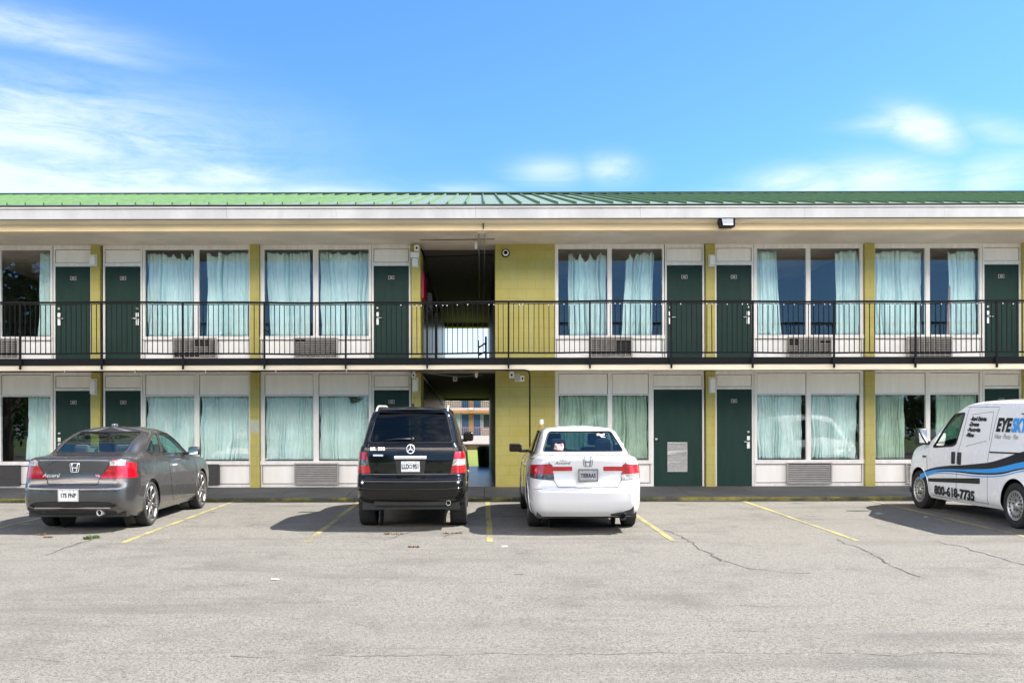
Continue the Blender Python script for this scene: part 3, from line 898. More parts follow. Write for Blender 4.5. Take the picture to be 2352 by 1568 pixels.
# ------------------------------------------------------------------ balcony railing
RYY = 20.10
rail = thing('balcony_railing', 'black metal railing with thin balusters along the upper walkway', 'railing', (0, RYY, 3.13))
zt, zb_ = zd(692, RYY) - 3.13, zd(811, RYY) - 3.13
def sag(x): return .012 * math.sin(x * .55) + .006 * math.sin(x * 2.3 + 1)
def railbar(za, hw, hh, name):
    bm = bmesh.new(); xs = np.linspace(BX0, BX1, 90); last = None
    for x in xs:
        s = sag(x)
        cur = [bm.verts.new((x, y, za + z + s)) for y, z in ((-hw, -hh), (hw, -hh), (hw, hh), (-hw, hh))]
        if last:
            for i in range(4): bm.faces.new((last[i], last[(i + 1) % 4], cur[(i + 1) % 4], cur[i]))
        else: bm.faces.new(cur)
        last = cur
    bm.faces.new(last[::-1])
    obj(name, bm, M['black'], rail)
railbar(zt - .015, .03, .02, 'top_rail')
railbar(zb_, .014, .018, 'bottom_rail')
railbar(zt - .058, .012, .008, 'under_rail')
post0 = None
for k in range(-5, 20):
    x = xd(47 + 186.9 * k, RYY)
    if not BX0 < x < BX1: continue
    if post0 is None:
        bm = BM((-.019, .019, -.022, .016, -.24, zt - .03)); box(bm, -.035, .035, -.028, -.0225, -.14, -.02)
        post0 = obj('post', bm, M['black'], rail); o = post0
    else:
        o = post0.copy(); COL.objects.link(o); o.parent = rail
    o.location = (x, 0, 0); o.rotation_euler = (0, rr.uniform(-.006, .006), 0)
bal = []
for k in range(-5, 19):
    for j in range(1, 16):
        x = xd(47 + 186.9 * (k + j / 16), RYY)
        if BX0 < x < BX1: bal.append(x)
bal.sort(key=lambda x: abs(x - .7))
b0 = None
for x in bal[:100]:
    if b0 is None:
        b0 = obj('baluster', BM((-.0075, .0075, -.0075, .0075, zb_ + .018, zt - .065)), M['black'], rail); o = b0
    else:
        o = b0.copy(); COL.objects.link(o); o.parent = rail
    o.location = (x, 0, sag(x)); o.rotation_euler = (0, rr.uniform(-.006, .006), 0)
bm = bmesh.new()
for x in bal[100:]: box(bm, x - .0075, x + .0075, -.0075, .0075, zb_ + .018 + sag(x), zt - .065 + sag(x))
o = obj('baluster_run', bm, M['black'], rail); o['kind'] = 'stuff'
# string of tiny hanging lights under the top rail
bm = bmesh.new(); r3 = random.Random(8)
for x in sorted(bal):
    if xd(1045, 20) - 1.2 < x < 13 and r3.random() < .55:
        z = 3.13 + zt - .075 + sag(x) + r3.uniform(-.012, .006)
        lathe(bm, [(-.018, .001), (-.008, .012), (.008, .012), (.014, .001)], 'z', 6, c=(x + r3.uniform(-.02, .02), RYY - .02, z))
o = obj('icicle_lights', bm, M['lamp_white']); tag(o, 'string of tiny unlit white bulbs tied under the top rail of the balcony', 'string lights')

# ------------------------------------------------------------------ curtains
CUR = M['curtain']
def curtain(pa, pb, up, label, top=(0, 0), bot=(0, 0), sag_top=.03, folds=9, seed=0, old=False, amp=.035, drop=0, hook=None):
    """hangs just behind the pane; pa..pb at mid height, top/bot shift the two edges (metres)"""
    rng = random.Random(seed)
    z1, z0 = (zf(573) - sag_top * .3, zf(771) + .01) if up else (zf(908), zf(1056) + .01)
    x0, x1 = xf(pa), xf(pb); yb = FAC + .19
    nx, nz = max(24, int((x1 - x0) / .012)), 26
    ph = rng.uniform(0, 6); ph2 = rng.uniform(0, 6); W = x1 - x0
    fr = folds / .9
    bm = bmesh.new(); rows = []
    warp = [rng.uniform(-.25, .25) for _ in range(6)]
    for j in range(nz + 1):
        t = j / nz                      # 0 bottom, 1 top
        e0 = x0 + (top[0] * t ** 2 + bot[0] * (1 - t) ** 2); e1 = x1 + (top[1] * t ** 2 + bot[1] * (1 - t) ** 2)
        row = []
        for i in range(nx + 1):
            s = i / nx
            ph_ = W * fr * 6.28
            sw = s + .035 * math.sin(6.28 * s * 1.7 + ph2) + .05 * (1 - t) * math.sin(4 * s + ph) * warp[5] * 4 + .014 * math.sin(9 * t + s * 7 + ph) + warp[0] * .06 * math.sin(3 * t + warp[1] * 8) * math.sin(6.28 * s)
            a = amp * (1.15 - .35 * t) * (1 + .7 * math.sin(sw * 11 + warp[2] * 20 + 2 * t)) * (.6 + .4 * math.sin(3.1 * sw * 6.28 + ph2 * 2))
            y = yb + a * 2.1 * (1 - 2 * abs(math.sin(.5 * (sw * W * fr * 6.28 + ph + .5 * math.sin(2.5 * t + ph2)))) ** .8) + .014 * math.sin(sw * W * fr * 2.7 * 6.28 + ph2)
            if t < .35: y += (.35 - t) * .06 * math.sin(sw * W * 9 + ph2 * 3)
            x = e0 + (e1 - e0) * s + .010 * math.cos(sw * W * fr * 6.28 + ph)
            z = z0 + (z1 - z0) * t
            if t > .8:
                k = (t - .8) / .2
                z -= k * (sag_top * abs(math.sin(s * W * fr * 3.14 * .42 + ph + warp[3] * 3 * s)) * (.6 + 1.2 * abs(warp[4]) + .6 * math.sin(5 * s + ph2)) + drop * (s if (hook or 'l') == 'l' else 1 - s) ** 2)
            row.append(bm.verts.new((x, y, z)))
        rows.append(row)
    for A, B in zip(rows, rows[1:]):
        for i in range(nx): bm.faces.new((A[i], A[i + 1], B[i + 1], B[i]))
    o = obj('curtain', bm, M['curtain_old'] if old else CUR, smooth=True)
    mod = o.modifiers.new('thick', 'SOLIDIFY'); mod.thickness = .003
    tag(o, label, 'curtain')
    return o


C = [
 (84, 118, 1, 'narrow aqua curtain with a slumped corner in the leftmost upper window', dict(top=(.01, 0), bot=(0, 0), drop=.0, folds=12, sag_top=.05)),
 (334, 449, 1, 'full width aqua curtain, left pane of upper window above the grey coupe', dict(top=(0, 0), sag_top=.12, folds=9, amp=.05)),
 (473, 572, 1, 'gaping aqua curtain, right pane of upper window above the grey coupe', dict(top=(-.02, 0), bot=(-.02, 0), sag_top=.08, folds=8, amp=.05)),
 (611, 712, 1, 'leaning aqua curtain, left pane of upper window next left of the passage', dict(top=(-.01, -.02), bot=(.08, -.02), sag_top=.05, folds=11)),
 (735, 848, 1, 'closed aqua curtain, right pane of upper window next left of the passage', dict(top=(-.02, 0), bot=(.0, 0), sag_top=.05, folds=8)),
 (1308, 1395, 1, 'scalloped aqua curtain, left pane of upper window above the white sedan', dict(top=(-.01, 0), bot=(.02, 0), sag_top=.16, folds=9, amp=.06)),
 (1438, 1497, 1, 'narrow gathered aqua curtain, right pane of upper window above the white sedan', dict(top=(.03, .09), bot=(-.08, .04), sag_top=.14, folds=13, amp=.06)),
 (1739, 1792, 1, 'aqua curtain at the left jamb of the upper window right of the middle doors', dict(top=(0, -.03), bot=(0, .08), sag_top=.03, folds=11)),
 (1928, 1977, 1, 'aqua curtain at the right jamb of the upper window right of the middle doors', dict(top=(-.03, 0), bot=(-.02, 0), sag_top=.05, folds=11)),
 (2010, 2124, 1, 'closed aqua curtain, left pane of the upper window above the white van', dict(sag_top=.06, folds=7)),
 (2192, 2250, 1, 'aqua curtain with brown lining, right pane of upper window above the white van', dict(top=(-.06, 0), bot=(-.02, 0), sag_top=.08, folds=9)),
 (58, 121, 0, 'aqua curtain half drawn in the ground floor window at the left edge of the photo', dict(bot=(-.05, 0), folds=12, sag_top=0)),
 (334, 449, 0, 'blue grey curtain, left pane of the ground floor window behind the grey coupe', dict(folds=12, sag_top=.0, bot=(0, -.05))),
 (458, 573, 0, 'blue grey curtain, right pane of the ground floor window behind the grey coupe', dict(folds=12, sag_top=0)),
 (607, 722, 0, 'closed blue green curtain, left pane of ground floor window left of black car', dict(folds=13, sag_top=0, bot=(0, -.02))),
 (732, 849, 0, 'blue green curtain with torn top, right pane of ground floor window left of black car', dict(folds=13, sag_top=0)),
 (1286, 1397, 0, 'dull green curtain, left pane of the ground floor window behind the white sedan', dict(folds=11, sag_top=0, old=True)),
 (1406, 1490, 0, 'dull green curtain in the ground floor pane beside the wide green door', dict(folds=12, sag_top=0, old=True)),
 (1741, 1846, 0, 'curtain with kicked up hem, left pane of ground floor window between middle doors and van', dict(folds=12, sag_top=0, bot=(.03, .0))),
 (1862, 1974, 0, 'aqua curtain, right pane of ground floor window between middle doors and van', dict(folds=12, sag_top=0, bot=(0, -.04))),
 (2009, 2085, 0, 'pale striped curtain, left pane of the ground floor window behind the van', dict(folds=13, sag_top=0, old=True)),
 (2158, 2250, 0, 'pale striped curtain, right pane of the ground floor window above the van bonnet', dict(folds=13, sag_top=0, old=True)),
]
for i, (a, b, up, lb, kw) in enumerate(C): curtain(a, b, up, lb, seed=20 + i, **kw)
# brown lining strip next to the curtain above the van, and the torn cloth below
bm = bmesh.new()
for (pa, pb) in ((2180, 2191),):
    vs = [bm.verts.new(p) for p in ((xf(pa + 3), FAC + .17, zf(770)), (xf(pb), FAC + .17, zf(770)), (xf(pb + 1), FAC + .17, zf(660)), (xf(pa + 8), FAC + .17, zf(650)))]
    bm.faces.new(vs)
tag(obj('curtain_lining', bm, M['curtain_lining']), 'brown lining strip beside the curtain above the van', 'curtain lining')
bm = bmesh.new()
vs = [bm.verts.new(p) for p in ((xf(801), FAC + .075, zf(911)), (xf(838), FAC + .075, zf(909)), (xf(822), FAC + .07, zf(922)), (xf(806), FAC + .07, zf(925)))]
bm.faces.new(vs)
tag(obj('hanging_rag', bm, M['dark']), 'dark rag over the curtain top in the ground floor window left of the black car', 'rag')

# ------------------------------------------------------------------ passage contents
tag(obj('red_sign', BM((PX0 + .002, PX0 + .05, 22.35, 23.7, 4.78, 5.42), bev=.004), M['red']), 'red panel mounted on the left wall of the upper passage', 'sign')
t = thing('breaker_box', 'small grey box on the left wall of the upper passage behind the red panel', 'electric box', (PX0, 24.8, 4.8))
obj('case', BM((.002, .10, 0, .9, 0, .5), bev=.01), M['vent'], t); obj('cover', BM((.101, .11, .08, .8, .05, .45)), M['steel'], t)
# stair stringer with chain-like handrail near the far end on the left, and the far guard rail
t = thing('stair_railing', 'black stair railing posts inside the upper passage on the left', 'railing', (xd(1002, 22.6), 22.6, Z2))
bm = BM((-.03, .03, -.03, .03, 0, 1.24)); obj('post', bm, M['black'], t)
bm = bmesh.new(); tube(bm, [(-.27, .3, 1.5), (-.26, 13, 2.45)], .016, 6); obj('handrail', bm, M['black'], t)
t = thing('stair_gate', 'black metal posts and slanted bars at the far right end of the upper passage', 'railing', (xd(1113, 36.5), 36.5, Z2))
bm = BM((-.26, -.21, -.02, .02, 0, 2.05), (.02, .10, -.04, .04, 0, 2.2)); obj('post', bm, M['black'], t)
bm = bmesh.new(); tube(bm, [(-.24, 0, 1.75), (.06, 0, 1.95)], .035, 6); tube(bm, [(-.24, 0, 1.45), (.06, 0, 1.6)], .035, 6); obj('bar', bm, M['black'], t)
t = thing('trash_bin', 'dark trash bin standing at the far end of the ground floor passage', 'trash bin', (xd(1112, 37.6), 37.9, .16))
bm = bmesh.new(); lathe(bm, [(0, .001), (0, .24), (.75, .29), (.78, .30), (.80, .29), (.80, .001)], 'z', 20); obj('bin', bm, M['dark'], t, True)
bm = bmesh.new(); lathe(bm, [(.801, .27), (.86, .22), (.88, .001)], 'z', 20); obj('lid', bm, M['dark'], t, True)
t = thing('bollard', 'short orange yellow post with a white cap behind the white sedan', 'bollard', (xd(1244, 20.9), 20.9, .12))
h = zd(975, 20.9) - .12
bm = bmesh.new(); lathe(bm, [(0, .001), (0, .045), (h, .045), (h, .001)], 'z', 16); obj('post', bm, mat('orange_post', (.55, .33, .05), .5), t, True)
bm = bmesh.new(); lathe(bm, [(h + .001, .05), (h + .09, .05), (h + .12, .035), (h + .12, .001)], 'z', 16); obj('cap', bm, M['lamp_white'], t, True)

# ------------------------------------------------------------------ lawn and far wing seen through the passage
struct('lawn', sheet(-60, 60, [37.31, 60, 88], lambda y: .14 + (y - 37.3) * .0), mat('lawn_bright', (.14, .17, .008), .9, var=.25, vscale=1.2, bump=.5, bscale=20))
bm = BM((-40, 40, 88.01, 92, -.9, .69)); struct('planting_bank', bm, M['soil'])
tag(obj('retaining_wall', BM((-40, 40, 92.01, 92.6, -.9, 1.52)), mat('pale_wall', (.75, .72, .66), .7, var=.1)), 'low pale wall in front of the far motel wing', 'wall')
struct('far_terrace', BM((-60, 60, 92.61, 130, -.9, 1.2)), M['concrete'])
FW = 98.0
fw = thing('far_motel_wing', 'far motel wing with orange piers and blue doors seen through the passage', 'building', (0, FW, 1.2))
tan = mat('tan_stucco', (.50, .44, .36), .8, var=.15); org = mat('orange_pier', (.50, .25, .08), .6, var=.15)
blue = mat('blue_door', (.02, .10, .20), .5); wht = M['white_frame']
obj('wall', BM((-16, 16, .3, 9, 0, 6.1)), tan, fw)
obj('balcony', BM((-16, 16, -1.6, .299, 2.991, 3.27)), mat('balcony_beige', (.62, .50, .45), .7), fw)
obj('balcony_beam', BM((-16, 16, -1.65, -1.45, 2.70, 2.99)), org, fw)
obj('roof', BM((-16.5, 16.5, -2, 9.5, 6.101, 6.5)), M['fascia'], fw)
for k in range(-4, 4):
    x = -1.02 + k * 4.3
    obj('pier', BM((x - .24, x + .24, .05, .299, 0, 2.99)), org, fw)
    obj('pier', BM((x - .24, x + .24, .05, .299, 3.271, 6.1)), org, fw)
    for z in (.30, 3.28):
        for s in (-1, 1):
            obj('door', BM((x + s * .64 - .36, x + s * .64 + .36, .2, .298, z, z + 2.32)), blue, fw)
            obj('door_frame', BM((x + s * .64 - .40, x + s * .64 + .40, .24, .2985, z, z + 2.4)), wht, fw)
            w_ = obj('window', BM((x + s * 1.62 - .36, x + s * 1.62 + .42, .2, .298, z + .7, z + 2.4)), wht, fw)
            obj('pane', BM((x + s * 1.62 - .31, x + s * 1.62 + .37, .17, .199, z + .8, z + 2.3)), mat('far_pane', (.05, .06, .06), .1) if s > 0 else M['curtain_old'], w_)
for z in (.25, 3.27):
    bm = bmesh.new()
    for i in range(150):
        x = -15 + i * .2
        if z > 1 or True: box(bm, x - .02, x + .02, -1.52, -1.48, z, z + .9)
    box(bm, -15, 15, -1.53, -1.47, z + .9, z + .97)
    obj('railing', bm, mat('railing_red', (.40, .22, .2), .6) if z < 1 else M['black'], fw)
bm = bmesh.new(); lathe(bm, [(-.35, .001), (-.3, .18), (-.1, .25), (0, .001)], 'z', 12, c=(-1.02, -1.75, 3.3)); obj('ceiling_lamp', bm, M['lamp_white'], fw)


# ------------------------------------------------------------------ trees
def leaf_mat(name, a, b):
    m_ = mat(name, a, .7)
    gg = G(m_.node_tree); bb = gg.n['Principled BSDF']
    tc = gg.add('ShaderNodeTexCoord').outputs['Object']
    n = gg.noise(tc, .9, 4, .7)
    gg.l.new(gg.mix(gg.m('MULTIPLY', gg.m('SUBTRACT', n, .35), 3, clamp=True), c4(a), c4(b)), bb.inputs['Base Color'])
    return m_


LEAF = leaf_mat('tree_leaves', (.035, .07, .018), (.09, .14, .035))


def tree(x, y, z, h, r, seed, label, n=5200, ls=.16, group='trees'):
    rng = random.Random(seed)
    t = thing('broadleaf_tree', label, 'tree', (x, y, z), group=group)
    bm = bmesh.new(); tips = []
    tube(bm, [(0, 0, 0), (.1, .05, h * .2), (-.1, .1, h * .42), (.05, 0, h * .7)], [.035 * h, .026 * h, .02 * h, .008 * h], 8)
    for k in range(9):
        a = k * 2.4 + rng.uniform(-.4, .4); z0 = h * rng.uniform(.25, .55); l = r * rng.uniform(.55, .9)
        e = Vector((math.cos(a) * l, math.sin(a) * l, z0 + h * rng.uniform(.12, .38)))
        m_ = Vector((math.cos(a) * l * .45, math.sin(a) * l * .45, z0 + (e.z - z0) * .3))
        tube(bm, [(0, 0, z0), m_, e], [.013 * h, .009 * h, .003 * h], 6); tips.append(e)
    obj('trunk', bm, M['bark'], t)
    cl = [(e, r * rng.uniform(.28, .42)) for e in tips] + [(Vector((rng.uniform(-.4, .4) * r, rng.uniform(-.4, .4) * r, h * rng.uniform(.6, .95))), r * rng.uniform(.3, .42)) for _ in range(7)]
    bm = bmesh.new()
    for i in range(n):
        c, cr = cl[i % len(cl)]
        d = Vector((rng.gauss(0, 1), rng.gauss(0, 1), rng.gauss(0, .8))).normalized() * cr * rng.uniform(.45, 1.08)
        p = c + d; a = Vector((rng.uniform(-1, 1), rng.uniform(-1, 1), rng.uniform(-.6, .6))).normalized(); b = a.orthogonal().normalized()
        s = ls * rng.uniform(.6, 1.4)
        bm.faces.new([bm.verts.new(p + q) for q in (-a * s, -b * s * .45, a * s, b * s * .45)])
    obj('crown', bm, LEAF, t)
    return t


tree(-33, -20, -.78, 15, 9, 1, 'large dark tree across the parking lot, mirrored in the leftmost windows', ls=.3)
tree(-48, -26, -.78, 17, 9, 2, 'second tree across the parking lot, further from the motel', ls=.32)
tree(-20, -48, -.78, 12, 7, 3, 'smaller tree at the far side of the parking lot', ls=.28)
t0_ = tree(0, -64, -.78, 8, 6, 11, 'bushy tree in the row along the far side of the parking lot', ls=.34, n=2600, group='tree row across the lot')
for k_ in range(1, 15):
    x_ = (-1) ** k_ * ((k_ + 1) // 2) * 9.5
    r_ = t0_.copy(); COL.objects.link(r_); r_.location = (x_, -64 + 3 * math.sin(k_ * 5), -.78); r_.rotation_euler = (0, 0, k_ * 1.3)
    for ch in t0_.children: q_ = ch.copy(); COL.objects.link(q_); q_.parent = r_
tree(-3.6, 112, .9, 8.8, 3.0, 4, 'round tree behind the far motel wing, its top showing through the upper passage', ls=.2, n=3000)

# ------------------------------------------------------------------ vehicles
ZS = 1.14          # heights in this place read 14 % taller than a ruler's; vehicles follow


def pchip(t, Y, tq):
    """monotone cubic through rows Y at t, sampled at tq"""
    t = np.asarray(t, float); h = np.diff(t); sh = (len(h),) + (1,) * (Y.ndim - 1)
    d = np.diff(Y, axis=0) / h.reshape(sh)
    m = np.zeros_like(Y)
    w1 = (2 * h[1:] + h[:-1]).reshape((-1,) + (1,) * (Y.ndim - 1)); w2 = (h[1:] + 2 * h[:-1]).reshape((-1,) + (1,) * (Y.ndim - 1))
    same = d[:-1] * d[1:] > 0
    with np.errstate(all='ignore'):
        mm = (w1 + w2) / (w1 / d[:-1] + w2 / d[1:])
    m[1:-1] = np.where(same, mm, 0)
    m[0] = d[0]; m[-1] = d[-1]
    out = []
    for q in tq:
        i = min(max(np.searchsorted(t, q) - 1, 0), len(h) - 1); s = (q - t[i]) / h[i]
        out.append((2 * s ** 3 - 3 * s ** 2 + 1) * Y[i] + (s ** 3 - 2 * s ** 2 + s) * h[i] * m[i] + (-2 * s ** 3 + 3 * s ** 2) * Y[i + 1] + (s ** 3 - s ** 2) * h[i] * m[i + 1])
    return np.array(out)


def curve(L, n=(16, 14, 60, 14, 14)):
    """one horizontal outline of a body, rear centre -> side -> front centre (x >= 0)"""
    w, yr, yf = L['w'], L['yr'], L['yf']
    rx, ry = L.get('rr', (.25, .25)); fx, fy = L.get('rf', (.35, .5))
    br, bf = L.get('br', .04), L.get('bf', .12); e = L.get('e', 2.3)
    P = []
    def arc(cx, cy, ax, ay, q0, q1, k):
        for i in range(k):
            q = q0 + (q1 - q0) * i / k
            c, s = max(math.cos(q), 0), max(math.sin(q), 0)
            P.append((cx + ax * s ** (2 / e), cy + ay * c ** (2 / e)))
    for i in range(n[0]):
        s = i / n[0]; P.append(((w - rx) * s, yr + br * s * s))
    arc(w - rx, yr + br + ry, rx, -ry, 0, math.pi / 2, n[1])
    y0, y1 = yr + br + ry, yf - bf - fy
    for i in range(n[2]): P.append((w, y0 + (y1 - y0) * i / n[2]))
    Q = len(P)
    arc(w - fx, yf - bf - fy, fx, fy, math.pi / 2, 0, n[3])
    for i in range(n[4] + 1):
        s = 1 - i / n[4]; P.append(((w - fx) * s, yf - bf * s * s))
    P = np.array(P)
    wf = L.get('wf')
    if wf:
        P[:, 0] *= np.interp(P[:, 1], [a for a, b in wf], [b for a, b in wf])
    z = L['z']
    if isinstance(z, (int, float)): Z = np.full(len(P), float(z))
    else:
        ya = np.array([a for a, b in z]); zb = np.array([b for a, b in z])
        Z = pchip(ya, zb[:, None], np.clip(P[:, 1], ya[0], ya[-1]))[:, 0]
    return np.stack([P[:, 0], P[:, 1], Z], 1)


def body_mesh(levels, crown, cell=.036, cell_u=2):
    Cs = np.array([curve(L) for L in levels])
    d = np.linalg.norm(np.diff(Cs, axis=0), axis=2).mean(1)
    t = np.concatenate([[0], np.cumsum(d)])
    tq = []
    for i in range(len(d)):
        k = max(1, int(round(d[i] / cell))); tq += [t[i] + d[i] * j / k for j in range(k)]
    tq.append(t[-1])
    P = pchip(t, Cs, tq)
    top = P[-1]; rows = [P]
    ks = np.cos(np.linspace(0, math.pi / 2, 14))[1:]
    for k in ks:
        r = top.copy(); r[:, 0] *= k; r[:, 2] += crown * (1 - k * k); rows.append(r[None])
    P = np.concatenate(rows, 0)
    bm = bmesh.new()
    m_, n_ = P.shape[:2]
    V = {}
    for s in (1, -1):
        for i in range(m_):
            for j in range(n_):
                V[s, i, j] = bm.verts.new((P[i, j, 0] * s, P[i, j, 1], P[i, j, 2]))
        for i in range(m_ - 1):
            for j in range(n_ - 1):
                q = (V[s, i, j], V[s, i, j + 1], V[s, i + 1, j + 1], V[s, i + 1, j])
                bm.faces.new(q if s > 0 else q[::-1])
    bmesh.ops.remove_doubles(bm, verts=bm.verts, dist=.0006)
    bmesh.ops.dissolve_degenerate(bm, edges=bm.edges, dist=.0004)
    bm.normal_update()
    for f in bm.faces: f.smooth = True
    # outward?
    s = sum(f.normal.x * f.calc_center_median().x for f in bm.faces)
    if s < 0: bmesh.ops.reverse_faces(bm, faces=bm.faces)
    return bm


def rpoly(pts, r, n=4):
    """round a polygon's corners"""
    out = []; N = len(pts)
    for i in range(N):
        p, a, b = Vector(pts[i]), Vector(pts[i - 1]), Vector(pts[(i + 1) % N])
        rr = r[i] if isinstance(r, (list, tuple)) else r
        da, db = (a - p), (b - p)
        k = min(rr, da.length * .45, db.length * .45)
        pa, pb = p + da.normalized() * k, p + db.normalized() * k
        if rr <= 0: out.append(tuple(p)); continue
        for j in range(n + 1):
            t = j / n; out.append(tuple(pa * (1 - t) ** 2 + p * 2 * t * (1 - t) + pb * t * t))
    return out


def inpoly(x, y, poly):
    c = False; j = len(poly) - 1
    for i in range(len(poly)):
        xi, yi = poly[i]; xj, yj = poly[j]
        if (yi > y) != (yj > y) and x < (xj - xi) * (y - yi) / (yj - yi + 1e-12) + xi: c = not c
        j = i
    return c


AX = {'rear': (0, 2), 'side': (1, 2), 'top': (0, 1)}


def carve(bm, poly, view, test, keep=False):
    """cut the faces inside a projected outline out of the body; returns them as a new bmesh"""
    ia, ib = AX[view]
    x0, x1 = min(p[0] for p in poly), max(p[0] for p in poly); y0, y1 = min(p[1] for p in poly), max(p[1] for p in poly)
    def near():
        F = []
        for f in bm.faces:
            c = f.calc_center_median()
            if x0 - .08 < c[ia] < x1 + .08 and y0 - .08 < c[ib] < y1 + .08 and test(c, f.normal): F.append(f)
        return F
    N = len(poly)
    F = near()
    for i in range(N):
        a, b = poly[i], poly[(i + 1) % N]
        d = (b[0] - a[0], b[1] - a[1]); L = math.hypot(*d)
        if L < 1e-6: continue
        # only faces close to this edge
        ex0, ex1 = min(a[0], b[0]) - .05, max(a[0], b[0]) + .05; ey0, ey1 = min(a[1], b[1]) - .05, max(a[1], b[1]) + .05
        Fe = [f for f in F if f.is_valid and ex0 < f.calc_center_median()[ia] < ex1 and ey0 < f.calc_center_median()[ib] < ey1]
        if not Fe: continue
        co = [0, 0, 0]; co[ia], co[ib] = a
        no = [0, 0, 0]; no[ia], no[ib] = d[1] / L, -d[0] / L
        geom = set(Fe)
        for f in Fe: geom.update(f.edges); geom.update(f.verts)
        r = bmesh.ops.bisect_plane(bm, geom=list(geom), plane_co=co, plane_no=no, dist=1e-5)
        new = [g_ for g_ in r['geom'] if isinstance(g_, bmesh.types.BMFace)]
        F = list({f for f in F + new if f.is_valid})
    F = [f for f in near() if inpoly(f.calc_center_median()[ia], f.calc_center_median()[ib], poly)]
    nb = bmesh.new(); mp = {}
    for f in F:
        q = []
        for v_ in f.verts:
            if v_ not in mp: mp[v_] = nb.verts.new(v_.co)
            q.append(mp[v_])
        nf = nb.faces.new(q); nf.smooth = True
    if not keep: bmesh.ops.delete(bm, geom=F, context='FACES')
    nb.normal_update()
    return nb


def shift(bm, d):
    bm.normal_update()
    for v_, n_ in [(v_, v_.normal.copy()) for v_ in bm.verts]: v_.co += n_ * d
    return bm


class Car:
    def __init__(s, name, label, cat, loc, rot, levels, crown, paint):
        s.root = thing(name, label, cat, loc, rot)
        s.bm = body_mesh(levels, crown)
        s.tree = BVHTree.FromBMesh(s.bm)
        s.paint = paint

    def emit(s, name, bm, m, parent=None, smooth=False):
        for v_ in bm.verts: v_.co.z *= ZS
        return obj(name, bm, m, parent or s.root, smooth)

    def hit(s, view, a, b, off=.004):
        if view == 'rear': o, d = Vector((a, -1.5, b)), Vector((0, 1, 0))
        elif view == 'left': o, d = Vector((-2.5, a, b)), Vector((1, 0, 0))
        elif view == 'right': o, d = Vector((2.5, a, b)), Vector((-1, 0, 0))
        else: o, d = Vector((a, b, 4)), Vector((0, 0, -1))
        p, n_, i, _ = s.tree.ray_cast(o, d)
        if p is None: return None, None
        if n_.dot(d) > 0: n_ = -n_
        return p + n_ * off, n_

    def trace(s, bm, poly, view, r=.006, closed=True, off=0.0, step=.03, n=6):
        P = []; N = len(poly)
        for i in range(N if closed else N - 1):
            a, b = Vector(poly[i]), Vector(poly[(i + 1) % N]); k = max(1, int((b - a).length / step))
            for j in range(k): P.append(a.lerp(b, j / k))
        if not closed: P.append(Vector(poly[-1]))
        Q = []
        for p in P:
            h, _ = s.hit(view, p.x, p.y, off)
            if h is not None: Q.append(h)
        if len(Q) > 2: tube(bm, Q, r, n, closed)

    def decal(s, bm, V, F, place, view, off=.005, mi=0):
        """lay flat geometry on the body; place maps (x, y) to view coordinates"""
        nv = []
        for (x, y, z) in V:
            a, b = place(x, y); h, _ = s.hit(view, a, b, off + z)
            nv.append(bm.verts.new(h) if h is not None else None)
        for f in F:
            q = [nv[i] for i in f]
            if None not in q:
                try: bm.faces.new(q).material_index = mi
                except ValueError: pass
        bmesh.ops.remove_doubles(bm, verts=[v for v in nv if v], dist=1e-6)

    def text(s, name, body, view, a, b, size, m, sx=1, bold=0.0, shear=0, align='LEFT', dirx=None, slope=0, off=.011, parent=None):
        V, F = text_geom(body, size, bold, shear, sx, align)
        dx_ = dirx if dirx is not None else (-1 if view == 'left' else 1)
        bm = bmesh.new()
        s.decal(bm, V, F, lambda x, y: (a + dx_ * x, b + y + slope * x), view, off)
        bm.normal_update()
        return s.emit(name, bm, m, parent)

    def finish(s):
        return s.emit('body', s.bm, s.paint)


def grid_patch(rows):
    """rows of (a, b) points -> V, F"""
    V = []; F = []; n = len(rows[0])
    for r in rows: V += [(p[0], p[1], 0) for p in r]
    for i in range(len(rows) - 1):
        for j in range(n - 1): F.append((i * n + j, i * n + j + 1, (i + 1) * n + j + 1, (i + 1) * n + j))
    return V, F


